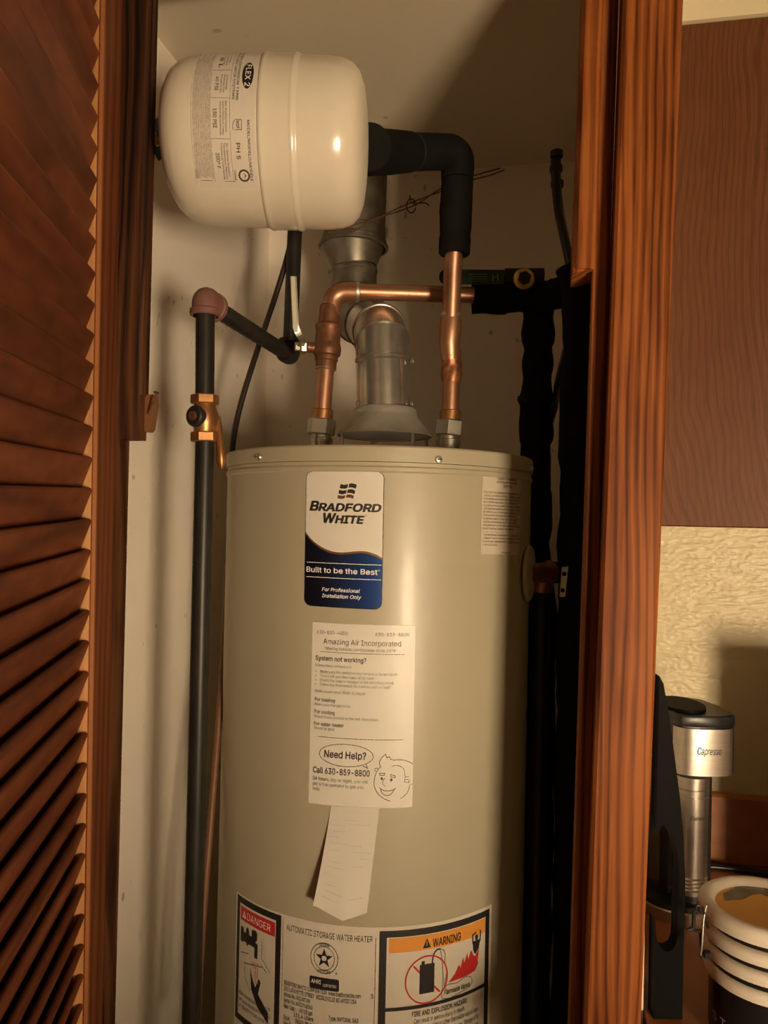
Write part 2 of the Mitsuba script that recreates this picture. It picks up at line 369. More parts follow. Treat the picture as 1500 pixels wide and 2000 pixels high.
# left jamb with its own broken stop strip
tl = obj('trim_2', cat(trimesh.creation.box(bounds=[(-.53, .778, 0), (-.459, .803, 2.03)])), 'm_jamb_dark', kind='structure', label='dark stained jamb of the closet opening beside the louvred door')
sL = thing('stop_moulding', 'dark figured wood stop strip on the left jamb broken off above the brass gas cock', 'wood strip')
zb = Py(262, 858, .782)[2]
def strip_pts(z0, z1):
    pr = [(-.459, .781), (-.4385, .781), (-.4365, .783), (-.4365, .800), (-.459, .800)]
    return hull([(x, y, z) for x, y in pr for z in (z0, z1)])
obj('strip', strip_pts(zb, 2.03), 'm_jamb_dark', sL)
obj('edge', hull([(x, y, z) for x, y in ((-.4365, .7835), (-.4350, .785), (-.4350, .800), (-.4365, .800)) for z in (zb + .05, 2.03)]), 'm_jamb_dark', sL)
sp = thing('wood_splinter', 'torn wood splinter with a bent nail hanging off the left jamb', 'splinter')
y0 = .795
prof = [(272, 770), (284, 771), (299, 770), (301, 790), (297, 812), (293, 838), (288, 843), (276, 842), (270, 850)]
a = np.array([Py(x, y, y0) for x, y in prof]); g = Polygon([(p[0], p[2]) for p in a])
m = trimesh.creation.extrude_polygon(g, .012, engine='earcut'); v = m.vertices.copy(); m.vertices = np.c_[v[:, 0], y0 + v[:, 2], v[:, 1]]; m.fix_normals()
obj('chip', m, 'm_splinter', sp, smooth=False)
n0, n1 = Py(291, 808, .789), Py(305, 768, .781)
obj('nail', cat(tube([n0, n1], .0011, 10), lathe([(0, 0), (.0032, 0), (.0032, .001), (0, .001)], n1, n1 - n0, 14)), 'm_rust', sp)

# ------------------------------------------------------------------ louvred door, folded open and sagging a little
e = ray(560, 962); e /= np.linalg.norm(e)
dn = np.cross(e, [0, 0, 1.0]); dn /= np.linalg.norm(dn)            # faces the closet side
du = np.cross(dn, e)
O = P(184, 1000, .76)
def dm(s, n, z): return O + np.asarray(s)[..., None] * e + np.asarray(n)[..., None] * dn + np.asarray(z)[..., None] * du
dk = obj('door_1', dm(np.array([0]), np.array([0]), np.array([0])) is None or hull(np.vstack([dm(np.array([0., .0, .0, .0, .086, .086, .086, .086, .003, .003]),
        np.array([-.003, -.028, -.003, -.028, 0, -.028, 0, -.028, 0, 0]), np.array([-1.3, -1.3, .62, .62, -1.3, -1.3, .62, .62, -1.3, .62]))])), 'm_stile', kind='structure',
        label='open bifold louvred door of dark red stained wood at the left')
obj('stile', hull(dm(np.array([-.40, -.46] * 4), np.array([0, 0, -.028, -.028] * 2), np.array([-1.3] * 4 + [.62] * 4))), 'm_stile', dk)
obj('rail', hull(dm(np.array([-.40, 0] * 4), np.array([0, 0, -.028, -.028] * 2), np.array([-1.3] * 4 + [-1.12] * 4))), 'm_stile', dk)
obj('rail', hull(dm(np.array([-.40, 0] * 4), np.array([0, 0, -.028, -.028] * 2), np.array([.58] * 4 + [.62] * 4))), 'm_stile', dk)
obj('bead', hull(dm(np.array([.0015, .006, .0015, .006, .001, .007, .001, .007]), np.array([.0014, .0014] * 2 + [-.002, -.002] * 2), np.array([-1.12, -1.12, .58, .58] * 2))), 'm_bead', dk)
obj('stile_edge', hull(dm(np.array([-.0006, .0005] * 4), np.array([-.003, -.003, -.027, -.027] * 2), np.array([-1.12] * 4 + [.58] * 4))), 'm_raw', dk, label='unstained pale inner edge of the stile')
obj('folded_leaf', hull(dm(np.array([-.46, .07] * 4), np.array([-.034, -.034, -.060, -.060] * 2), np.array([-1.3] * 4 + [.62] * 4))), 'm_stile', dk, label='second leaf folded behind the louvres')
# one slat: rounded section, top edge at the front face, leaning back downwards
def slat_section():
    L, th = .040, .0062; d = np.array([-.34, -.94]); w = np.array([-d[1], d[0]])
    pts = []
    for c, a0 in ((0.003, 0), (L - .003, 180)):
        for a in np.linspace(-90, 90, 7):
            t = math.radians(a0 + a); pts.append(d * c + (-d * math.cos(t) + w * math.sin(t)) * th / 2)
    return np.array(pts)
sec = slat_section(); ns = len(sec)
def slat_mesh(z, j):
    dz = (rng.random(2) - .5) * .0012
    V = np.vstack([dm(np.full(ns, s), sec[:, 0] - .0045, sec[:, 1] + z + d) for s, d in ((-.405, dz[0]), (-.0010, dz[1]))])
    i = np.arange(ns); k = (i + 1) % ns
    f = np.vstack([np.c_[i, k, k + ns], np.c_[i, k + ns, i + ns]]); c = np.vstack([V[:ns].mean(0), V[ns:].mean(0)])
    V = np.vstack([V, c]); f = np.vstack([f, np.c_[k, i, i * 0 + 2 * ns], np.c_[i + ns, k + ns, i * 0 + 2 * ns + 1]])
    m = tm(V, f); m.fix_normals(); return m
zt = (O - P(184, 592, .76)) @ -du
for j in range(-19, 38):
    z = zt - j * .0304
    if -1.10 < z < .57: obj('slat', slat_mesh(z, j), 'm_door', dk)

# ------------------------------------------------------------------ water heater
HD = 1.082
HC = P(740, 1000, HD)[:2]; R = .21
def hcyl(px, py, rr=R):
    """picture point -> (angle, height) on the heater's jacket"""
    d = ray(px, py); o = CAM[:2] - HC; a = d[:2] @ d[:2]; b = 2 * (o @ d[:2]); c = o @ o - rr * rr
    t = (-b - math.sqrt(max(b * b - 4 * a * c, 0))) / (2 * a); q = CAM + d * t
    return math.atan2(q[1] - HC[1], q[0] - HC[0]), q[2]
def hpt(th, z, off): return np.stack([HC[0] + (R + off) * np.cos(th), HC[1] + (R + off) * np.sin(th), np.broadcast_to(z, np.shape(th))], -1)
z_seam = hcyl(750, 902.5)[1]; z_top = hcyl(740, 869.5)[1]
wh = thing('water_heater', 'tall beige gas water heater with blue and white brand plate standing in the closet', 'water heater')
obj('jacket', lathe([(0, .02), (R, .02), (R, z_seam - .012), (R + .0016, z_seam - .010), (R + .0016, z_seam - .006), (R, z_seam - .004), (R, z_seam), (0, z_seam)], (HC[0], HC[1], 0), sides=160), 'm_heater', wh)
obj('top_cap', lathe([(R - .002, z_seam + .0005), (R + .0022, z_seam + .0005), (R + .0022, z_top - .002), (R + .0005, z_top), (R - .004, z_top - .0004), (0, z_top)], (HC[0], HC[1], 0), sides=160), 'm_heater', wh)
for px, py in ((509, 893), (855, 898), (1034, 915)):
    th, z = hcyl(px, py); o = hpt(np.array(th), z, .002); ax = np.array([math.cos(th), math.sin(th), 0])
    k = obj('screw', lathe([(0, 0), (.0048, 0), (.0048, .001), (.0036, .0028), (0, .0034)], o, ax, 16), 'm_zinc', wh)
    obj('slot', rbox(o + ax * .0030 - [.0030, .0012, .0006], o + ax * .0030 + [.0030, .0012, .0006], .0002), 'm_rust', k)

class Lab:
    """a sticker on the jacket, W wide and H high in its own units, pinned by its four corners"""
    def __init__(s, corners, W, H):
        s.c = np.array([hcyl(*c) for c in corners]); s.W, s.H = W, H
    def __call__(s, x, y, off):
        u, v = np.asarray(x, float) / s.W, np.asarray(y, float) / s.H
        q = s.c[0] * ((1 - u) * (1 - v))[..., None] + s.c[1] * (u * (1 - v))[..., None] + s.c[2] * (u * v)[..., None] + s.c[3] * ((1 - u) * v)[..., None]
        return hpt(q[..., 0], q[..., 1], off)
def put(name, ms, lab, off, m, parent, **k): return obj(name, lift(join2(ms), lab, off), m, parent, smooth=True, **k)

# brand plate
L = Lab([(598, 920), (751, 921), (746, 1191), (594, 1182)], 1000, 1790)
plate = rect(0, 0, 1000, 1790, 95)
k = put('brand_plate', [poly(plate, 50)], L, .0003, 'm_black', wh, label='white and navy brand plate with rounded corners')
wave = [(0, 800)]; 
from scipy.interpolate import CubicSpline as CS
wy = CS([0, 110, 230, 380, 560, 740, 880, 1000], [800, 925, 1005, 1060, 1060, 1040, 1065, 1130]); xs = np.linspace(0, 1000, 40)
inner = plate.buffer(-8)
whitep = inner.intersection(Polygon([(0, 0), (1000, 0)] + [(x, float(wy(x))) for x in xs[::-1]]))
navyp = inner.intersection(Polygon([(x, float(wy(x)) + 30) for x in xs] + [(1000, 1790), (0, 1790)]))
put('white_field', [poly(whitep, 50)], L, .0005, 'm_paper', k)
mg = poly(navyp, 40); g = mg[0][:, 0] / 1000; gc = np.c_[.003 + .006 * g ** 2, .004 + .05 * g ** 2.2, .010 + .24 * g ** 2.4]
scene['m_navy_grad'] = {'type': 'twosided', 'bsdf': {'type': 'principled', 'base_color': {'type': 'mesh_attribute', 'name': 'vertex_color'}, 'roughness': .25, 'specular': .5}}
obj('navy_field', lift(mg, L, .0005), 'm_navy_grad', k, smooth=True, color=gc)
put('copper_stripe', [poly(inner.intersection(Polygon([(x, float(wy(x)) + 2) for x in xs] + [(x, float(wy(x)) + 28) for x in xs[::-1]])), 40)], L, .0006, 'm_bronze', k)
put('brand_print', [fat(txt('B', 64, 522, 120, bold=True, italic=.2, w=106), 5), fat(txt('RADFORD', 182, 525, 96, bold=True, italic=.2, w=770), 5),
                    fat(txt('W', 227, 680, 120, bold=True, italic=.2, w=161), 5), fat(txt('HITE', 402, 682, 96, bold=True, italic=.2, w=340), 5), txt('®', 775, 590, 24)], L, .0007, 'm_ink', k)
def wavef(x, k): return 60 * k + 16 * math.sin((x - 20) / 33.0)
def band(x0, x1, y0, y1, lean=-.22):
    q = np.linspace(x0, x1, 10); w = lambda x: 15 * math.sin((x - 420) / 36.0) + .10 * (x - 420)
    return Polygon([(x + lean * (y0 - 270), y0 + w(x)) for x in q] + [(x + lean * (y1 - 270), y1 + w(x)) for x in q[::-1]])
put('flag_emblem', [poly(band(440, 535, 160, 212)), poly(band(548, 640, 160, 212)), poly(band(440, 535, 236, 284)), poly(band(548, 640, 236, 284))], L, .0007, 'm_ink', k)
put('flag_stripe', [poly(band(440, 535, 304, 345)), poly(band(548, 640, 304, 345))], L, .0007, 'm_bronze', k)
put('slogan_print', [poly(rect(30, 1208, 985, 1217), 60), poly(rect(30, 1400, 985, 1409), 60), txt('Built to be the Best', 28, 1340, 68, bold=True, w=910), txt('®', 945, 1300, 26),
                     txt('For Professional', 242, 1582, 48, bold=True, italic=.22, w=480), txt('Installation Only', 242, 1664, 48, bold=True, italic=.22, w=495)], L, .0007, 'm_white', k)

# contractor's sticker
L = Lab([(611, 1214.5), (811, 1221.5), (805, 1576), (603, 1567.5)], 1005, 1790)
k = put('service_sticker', [poly(rect(0, 0, 1005, 1790), 50)], L, .0006, 'm_paper', wh, label='white service sticker with phone numbers and a speech bubble')
S = L
put('sticker_print', [
    txt('630-833-4000', 50, 110, 34, w=305), txt('630-859-8800', 622, 108, 34, w=325),
    txt('Amazing Air Incorporated', 118, 206, 52, w=750), txt('"Making families comfortable since 1979"', 130, 264, 29, w=700),
    poly(rect(85, 283, 905, 288), 60), txt('System not working?', 40, 372, 44, bold=True, w=500), txt('Follow these instructions:', 42, 434, 26, w=362),
    txt('•', 42, 492, 22), txt('•', 42, 535, 22), txt('•', 42, 578, 22), txt('•', 42, 618, 22),
    txt('Make sure the switch to the furnace is turned to on.', 92, 494, 27, w=752), txt('Turn it off and then back on to reset.', 92, 536, 27, w=530),
    txt('Check the fuse or breaker in the electrical panel.', 90, 578, 27, w=718), txt('Check the thermostat. Is it set to cool or heat?', 90, 620, 27, w=688),
    txt('Make sure your filter is clean', 44, 690, 29, w=490),
    txt('For heating', 42, 776, 34, bold=True, w=203), txt('Make sure the gas is on.', 42, 820, 27, w=358), txt('For cooling', 42, 897, 34, bold=True, w=203),
    txt('Check fuses outside at the unit disconnect.', 42, 940, 27, w=630), txt('For water heater', 40, 1015, 34, bold=True, w=296), txt('Check for pilot.', 40, 1056, 29, w=210),
    poly(rect(80, 1121, 905, 1126), 60), txt('Call 630-859-8800', 40, 1482, 58, bold=True, w=553),
    txt('24 hours,', 40, 1552, 33, bold=True, w=165), txt('day or night, you will', 218, 1552, 33, w=358), txt('get a live operator to get you', 40, 1604, 33, w=495), txt('help.', 40, 1655, 33, w=80),
    poly(ell(362, 1288, 265, 112).difference(ell(362, 1288, 259, 106))), txt('Need Help?', 150, 1318, 66, bold=True, w=405, italic=.03),
    poly(stroke([(528, 1382), (572, 1404), (560, 1370)], 6)),
], L, .0008, 'm_ink', k)
def sm(pts, n=24): return [tuple(q) for q in curve(np.array(pts, float), n)]
face = [stroke(sm([(690, 1390), (662, 1430), (640, 1500), (640, 1580), (668, 1640), (720, 1690), (790, 1722)]), 6),
        stroke(sm([(700, 1388), (684, 1360), (690, 1320), (712, 1290), (740, 1262)], 12) + [(752, 1300), (778, 1286), (786, 1312), (820, 1322)] + sm([(820, 1322), (900, 1322), (960, 1340), (1003, 1368)], 10), 6),
        stroke(sm([(800, 1384), (860, 1376), (905, 1400), (925, 1450), (930, 1490)]), 5), stroke([(930, 1490), (965, 1490)], 5), stroke([(930, 1515), (960, 1515)], 5), stroke([(925, 1540), (968, 1545), (968, 1520)], 5), stroke([(930, 1490), (925, 1540)], 5),
        stroke(sm([(650, 1430), (640, 1412), (655, 1398), (668, 1404)], 10), 5),
        stroke(sm([(1003, 1560), (975, 1580), (965, 1620), (930, 1670), (890, 1700)]), 5),
        stroke([(684, 1450), (735, 1448), (730, 1470), (690, 1468)], 6, True), stroke([(790, 1462), (838, 1478), (832, 1494), (792, 1484)], 6, True),
        ell(708, 1502, 11, 15), ell(798, 1514, 11, 15), stroke(sm([(736, 1500), (720, 1560), (745, 1576)], 10), 5),
        stroke(sm([(690, 1590), (720, 1614), (780, 1622), (840, 1600)], 14), 6), stroke(sm([(700, 1606), (720, 1650), (765, 1668), (800, 1650), (826, 1606)], 14), 6)]
put('cartoon_face', [poly(shapely.union_all(face).intersection(rect(0, 0, 1003, 1790)))], L, .0008, 'm_ink', k)

# small notice at the right
L = Lab([(942, 927), (1017, 934), (1013, 1084), (938, 1082)], 470, 960)
k = put('relief_notice', [poly(rect(0, 0, 470, 960, 14), 40)], L, .0004, 'm_side_label', wh, label='small tan notice in capitals about the relief valve')
rl = ['FOLLOW THE WARNINGS PROVIDED WITH THE', 'VALVES, AS DIRECTED BY THE INSTALLATION', 'A TEMPERATURE AND PRESSURE RELIEF VALVE', 'AS COMPLYING WITH THE STANDARD FOR', 'VALVES AND AUTOMATIC GAS SHUTOFF FOR',
      'HOT WATER SUPPLY SYSTEMS, MUST COMPLY', 'BE INSTALLED AT THE TIME OF INSTALLATION', 'HEATER IN THE LOCATION SPECIFIED BY', 'MANUFACTURER. LOCAL CODES MAY GOVERN', 'INSTALLATION OF RELIEF DEVICES. PROPER', 'OPERATION OF THE MECHANISM. OPENING',
      'MUST NOT BE PLUGGED OR CAPPED.']
rw = [452, 440, 452, 418, 446, 448, 440, 395, 415, 398, 452, 350]
put('notice_print', [txt('OPENING FOR TEMPERATURE', 268, 45, 22, bold=True, w=245, anchor='c'), txt('AND PRESSURE RELIEF VALVE', 268, 86, 22, bold=True, w=260, anchor='c'), txt('IMPORTANT', 272, 130, 22, bold=True, w=110, anchor='c'), poly(rect(215, 137, 328, 140))] +
    [txt(t, 15, 218 + i * 40, 20, bold=True, w=w) for i, (t, w) in enumerate(zip(rl, rw))] + [poly(rect(30, 690, 440, 693), 40)] +
    [txt(t, 15, 735 + i * 40, 20, bold=True, w=w) for i, (t, w) in enumerate(zip(['THE INTERNAL COMPONENTS OF THIS HEATER', 'COMPLY WITH THE REQUIREMENTS OF THE', 'STATE OF MISSISSIPPI CODE SECTION', 'STATUTE 45.01'], [446, 446, 446, 150]))] +
    [txt('50-000-000', 275, 943, 15, bold=True, w=110, anchor='c')], L, .0006, 'm_ink_brown', k)

# rating label round the foot
thL = hcyl(463, 1741)[0]; thR = hcyl(960, 1764)[0]; zT = hcyl(718, 1811)[1]
class Band:
    """x metres along the jacket from the left end, y metres down from the top"""
    def __call__(s, x, y, off): return hpt(thL + np.asarray(x) / R, zT - np.asarray(y), off)
B = Band(); BW = R * (thR - thL); BH = .235
def bx(px, py): return R * (hcyl(px, py)[0] - thL)
def by(px, py): return zT - hcyl(px, py)[1]
k = put('rating_label', [poly(rect(0, 0, BW, BH), .012)], B, .0004, 'm_label_tan', wh, label='large cream rating label with danger and warning panels')
# danger panel
x0, x1 = bx(465, 1760), bx(549, 1830); y0 = by(549, 1788); y1 = by(460, 1984)
fr = .0075
put('danger_frame', [poly(rect(x0, y0, x1, y1).difference(rect(x0 + fr * .8, y0 + fr, x1 - fr, y1 - fr)), .01)], B, .0006, 'm_ink', k)
hx0, hx1 = x0 + fr * 1.1, x1 - fr * 1.15; hw = hx1 - hx0
put('danger_banner', [poly(rect(hx0, y0 + fr * 1.4, hx1, y0 + fr * 1.4 + .0165), .01)], B, .0006, 'm_red', k)
ty = y0 + fr * 1.4 + .0125
tri = Polygon([(hx0 + hw * .06, ty), (hx0 + hw * .20, ty), (hx0 + hw * .13, ty - .009)])
put('danger_word', [poly(tri.difference(rect(hx0 + hw * .122, ty - .006, hx0 + hw * .138, ty - .002))), txt('DANGER', hx0 + hw * .23, ty, .0085, w=hw * .66)], B, .0008, 'm_white', k)
def dx(f): return hx0 + hw * f
Y = lambda f: y0 + fr * 1.4 + f
fau = [rect(dx(.02), Y(.024), dx(.12), Y(.042), .002), ell(dx(.25), Y(.032), hw * .06, .011), rect(dx(.1), Y(.029), dx(.5), Y(.040), .003), rect(dx(.38), Y(.020), dx(.54), Y(.032), .003), rect(dx(.47), Y(.034), dx(.56), Y(.052), .002),
       Polygon([(dx(.36), Y(.066)), (dx(.43), Y(.078)), (dx(.52), Y(.086)), (dx(.62), Y(.073)), (dx(.66), Y(.077)), (dx(.60), Y(.092)), (dx(.88), Y(.108)), (dx(.88), Y(.120)), (dx(.6), Y(.108)), (dx(.40), Y(.091))]),
       stroke([(dx(.68), Y(.028)), (dx(.68), Y(.048)), (dx(.9), Y(.060))], .0006), stroke([(dx(.05), Y(.055)), (dx(.28), Y(.052))], .0006), stroke([(dx(.66), Y(.056)), (dx(.82), Y(.062))], .0006),
       stroke([(dx(.72), Y(.058)), (dx(.16), Y(.065)), (dx(.2), Y(.082)), (dx(.36), Y(.094))], .0006)]
put('danger_picture', [poly(g, .01) for g in fau], B, .0008, 'm_ink', k)
put('hot_mark', [txt('HOT', dx(.40), Y(.064), .0065, w=hw * .2), poly(stroke([(dx(.52), Y(.066)), (dx(.50), Y(.075)), (dx(.55), Y(.082))], .001)), poly(stroke([(dx(.58), Y(.066)), (dx(.56), Y(.073)), (dx(.60), Y(.080))], .001))], B, .0008, 'm_red', k)
dl = ['Water temperature over 125°F', 'can cause severe burns instantly', 'or death from scalds.', 'Children, disabled and elderly', 'are at highest risk of being', 'scalded.', 'See instruction manual before', 'setting temperature at water', 'heater.', 'Feel water before bathing or', 'showering.', 'Temperature limiting valves']
yy = Y(.106); ms = []
for i, t in enumerate(dl):
    ms.append(txt(t, dx(.0), yy, .0046, maxw=hw * .93)); yy += .0075 + (.004 if i in (2, 5, 8) else 0)
    if yy > y1 - fr - .002: break
put('danger_text', ms, B, .0008, 'm_ink_grey', k)
# rating panel
x0, x1 = bx(553, 1830), bx(736, 1860); pw = x1 - x0
def rx(f): return x0 + pw * f
yt = by(640, 1827)
mono = [('BRADFORD WHITE CORPORATION  www.bradfordwhite.com', .03, .82), ('200 LAFAYETTE STREET  MIDDLEVILLE MI 49333 USA', .03, .78), ('Model No: RG140T6N', .03, .30), ('Serial No: AA32748562', .03, .33), ('Max Cap :    40 US gal', .03, .33), ('             151.4 Liters', .15, .22),
        ('Input        38000 (Btu/hr)', .03, .35), ('Gas Pressure Manifold :', .03, .36), ('Inlet Supply Max :   14.0(InWC)', .10, .46), ('Inlet Supply Min :    5.0(InWC)', .10, .46), ('CLOSET INSTALLATION MINIMUM CLEARANCES', .03, .70), ('  FRONT      1  inch', .06, .30), ('  BACK       1  inch', .06, .28), ('MAX. SURFACE TEMP', .03, .3)]
ms = [txt('AUTOMATIC STORAGE WATER HEATER', rx(.045), yt + .0035, .0068, w=pw * .91), poly(rect(rx(.0), yt - .008, rx(.004), yt + .085)), poly(rect(rx(.985), yt - .002, rx(.99), BH))]
cx, cy = rx(.47), by(638, 1872)
ms += [poly(ell(cx, cy, .0165, .0175, 40).difference(ell(cx, cy, .0158, .0168, 40))), poly(ell(cx, cy, .0125, .0135, 40).difference(ell(cx, cy, .0119, .0129, 40)))]
ms += [poly(Polygon([(cx + .0105 * (1 if i % 2 == 0 else .4) * math.sin(i * math.pi / 5), cy - .0115 * (1 if i % 2 == 0 else .4) * math.cos(i * math.pi / 5)) for i in range(10)]).difference(ell(cx, cy, .003, .003)))]
ms += [txt('DESIGN', cx, cy - .0136, .0028, w=.012, bold=True, anchor='c'), txt('CERTIFIED', cx, cy + .0162, .0026, w=.016, bold=True, anchor='c'), txt('®', cx + .0135, cy + .017, .003)]
ay = cy + .022
ms += [poly(rect(cx - .017, ay, cx + .018, ay + .0135, .002), .01)]
yy = ay + .0185
for i, (t, f, w) in enumerate(mono):
    ms.append(txt(t.strip(), rx(f), yy, .0047, bold=True, w=pw * w)); yy += .0066
    if yy > BH - .004: break
ms += [txt('Type: NATURAL GAS', rx(.53), ay + .0185 + .0066 * 4.2, .0047, bold=True, w=pw * .30), txt('3', rx(.945), ay + .0185, .0047)]
by0 = ay + .048; q = by0
while q < BH - .002:
    h = .0006 + .0013 * rng.random(); ms.append(poly(rect(rx(.89), q, rx(.935), q + h))); q += h + .0005 + .0009 * rng.random()
put('rating_print', ms, B, .0008, 'm_ink', k)
put('seal_print', [txt('AHRI', cx - .015, ay + .0075, .0045, bold=True, w=.012), txt('CERTIFIED', cx - .001, ay + .0095, .003, w=.016)], B, .0010, 'm_white', k)
# warning panel
x0, x1 = bx(741, 1840), bx(955, 1790); y0 = by(760, 1818); pw = x1 - x0
put('warning_frame', [poly(rect(x0, y0, x1, BH).difference(rect(x0 + fr * 1.1, y0 + fr, x1 - fr * .9, BH + 1)), .01), poly(rect(x0, y0 + .0865, x1, y0 + .0905), .01)], B, .0006, 'm_ink', k)
hx0, hx1 = x0 + fr * 1.45, x1 - fr * .95; hw = hx1 - hx0
put('warning_banner', [poly(rect(hx0, y0 + fr * 1.15, hx1, y0 + fr * 1.15 + .0165), .01)], B, .0006, 'm_orange', k)
Y = lambda f: y0 + fr * 1.15 + f
def wx(f): return hx0 + hw * f
tri = Polygon([(wx(.31), Y(.0145)), (wx(.385), Y(.0145)), (wx(.348), Y(.0035))])
def cloud(pts, w=.0006): return stroke(sm(pts, 40), w)
can = [rect(wx(.285), Y(.033), wx(.425), Y(.066)), rect(wx(.30), Y(.029), wx(.33), Y(.034)), stroke(sm([(wx(.405), Y(.034)), (wx(.41), Y(.026)), (wx(.44), Y(.0195)), (wx(.475), Y(.0185))], 14), .0016),
       cloud([(wx(.475), Y(.0185)), (wx(.53), Y(.026)), (wx(.53), Y(.036)), (wx(.555), Y(.046)), (wx(.53), Y(.058)), (wx(.545), Y(.066))]), cloud([(wx(.475), Y(.0185)), (wx(.50), Y(.032)), (wx(.51), Y(.046)), (wx(.51), Y(.064)), (wx(.5), Y(.072)), (wx(.515), Y(.078))]),
       cloud([(wx(.515), Y(.066)), (wx(.58), Y(.062)), (wx(.66), Y(.063)), (wx(.75), Y(.060)), (wx(.83), Y(.064)), (wx(.835), Y(.070)), (wx(.78), Y(.074)), (wx(.68), Y(.076)), (wx(.58), Y(.078)), (wx(.515), Y(.076))]),
       ell(wx(.885), Y(.0185), hw * .018, .0034), Polygon([(wx(.84), Y(.022)), (wx(.93), Y(.022)), (wx(.915), Y(.032)), (wx(.87), Y(.038)), (wx(.845), Y(.032))]), stroke([(wx(.84), Y(.024)), (wx(.835), Y(.014)), (wx(.875), Y(.0125))], .0016), stroke([(wx(.93), Y(.024)), (wx(.935), Y(.014)), (wx(.93), Y(.012))], .0016)]
wl = [('Do not store or use gasoline or other flammable vapors and', .085, .83), ('liquids in the vicinity of this or any other appliance. Storage of or', .02, .91), ('use of gasoline or other flammable vapors or liquids in the vicinity', .02, .91), ('of this or any other appliance can result in serious injury or death.', .02, .91)]
ms = [poly(tri.difference(rect(wx(.344), Y(.007), wx(.352), Y(.0125)))), txt('WARNING', wx(.405), Y(.0145), .0088, bold=True, w=hw * .29)] + [poly(g, .01) for g in can]
ms += [txt('Flammable Vapors', wx(.53), Y(.0725), .0055, bold=True, italic=.15, w=hw * .28)]
Y2 = y0 + .0905
ms += [txt('FIRE AND EXPLOSION HAZARD', wx(.5), Y2 + .0085, .0056, bold=True, w=hw * .56, anchor='c'), txt('Can result in serious injury or death.', wx(.5), Y2 + .0165, .0052, w=hw * .52, anchor='c'), poly(Polygon([(wx(.015), Y2 + .0245), (wx(.075), Y2 + .0245), (wx(.045), Y2 + .0165)]))]
for i, (t, f, w) in enumerate(wl): ms.append(txt(t, wx(f), Y2 + .0245 + i * .0088, .0056, w=hw * w))
yl = Y2 + .0245 + 4 * .0088 - .003
ms += [poly(rect(wx(.0), yl, wx(.97), yl + .0013), .01)]
for i, (a_, b_) in enumerate((('Vapors from flammable', 'Do not use or store flammable products'), ('liquids will explode and', 'such as gasoline, solvents or adhesives in'), ('catch fire causing death', 'the same room or area near the water'), ('or severe burns.', 'heater or any other appliance.'))):
    y_ = yl + .009 + i * .0085
    if y_ < BH - .001: ms += [txt(a_, wx(.0), y_, .0053, maxw=hw * .37), txt(b_, wx(.43), y_, .0053, maxw=hw * .53)]
put('warning_print', ms, B, .0008, 'm_ink', k)
ring = ell(wx(.355), Y(.0505), .0265, .0275, 48)
fl = Polygon([(wx(.57), Y(.0595)), (wx(.64), Y(.052)), (wx(.68), Y(.043)), (wx(.70), Y(.047)), (wx(.725), Y(.036)), (wx(.74), Y(.043)), (wx(.775), Y(.033)), (wx(.785), Y(.041)), (wx(.82), Y(.031)), (wx(.845), Y(.038)), (wx(.87), Y(.040)), (wx(.92), Y(.033)), (wx(.90), Y(.045)), (wx(.91), Y(.050)), (wx(.87), Y(.057)), (wx(.75), Y(.059))])
put('warning_red', [poly(ring.difference(ell(wx(.355), Y(.0505), .0249, .0259, 48))), poly(stroke([(wx(.23), Y(.034)), (wx(.475), Y(.0665))], .0022).intersection(ring)), poly(fl, .01)], B, .0010, 'm_red', k)

# receipt taped under the sticker, curling away at the left and creased
rc = np.array([hcyl(647, 1573), hcyl(741, 1577), hcyl(717, 1776), hcyl(624, 1752)])
def receipt_pt(u, v, lift_=0.0):
    q = rc[0] * (1 - u) * (1 - v) + rc[1] * u * (1 - v) + rc[2] * u * v + rc[3] * (1 - u) * v
    vv = np.clip((v - .5) / .5, 0, 1)
    off = .0010 + .020 * v ** 1.5 * (1 - .75 * u) + .0045 * vv * np.clip(1 - abs(u - .55) / .45, 0, 1)
    z = q[1] - .0095 * vv * np.clip(1 - abs(u - .55) / .5, 0, 1)
    return hpt(np.array(q[0]), z, off + lift_)
rm = grid(lambda a, b: receipt_pt(a, b), 21, 33); rb = grid(lambda a, b: receipt_pt(a, b, -.0004), 21, 33); rb.invert()
rk = thing('paper_receipt', 'long curled till receipt hanging below the white service sticker', 'receipt')
obj('paper', cat(rm, rb), 'm_receipt', rk, smooth=40)
ms = []; r2 = np.random.default_rng(4)
for i, (u, v, w) in enumerate([(.33, .13, .25), (.10, .14, .12), (.42, .17, .42), (.07, .19, .30), (.08, .25, .3), (.07, .31, .18), (.10, .37, .34), (.5, .38, .24), (.12, .44, .2), (.55, .44, .4), (.74, .50, .16), (.1, .55, .25), (.12, .60, .3), (.62, .57, .2), (.1, .67, .1), (.14, .76, .2), (.12, .82, .35), (.12, .88, .34), (.58, .84, .3)]):
    x = u
    while x < u + w:
        l = .012 + .03 * r2.random(); ms.append(poly(rect(x, v, min(x + l, u + w), v + .007))); x += l + .012 + .012 * r2.random()
mm = join2(ms); obj('print', tm(np.array([receipt_pt(min(a, 1), min(b, 1), .0003) for a, b in mm[0]]), mm[1]), 'm_ink_faint', rk, smooth=False)

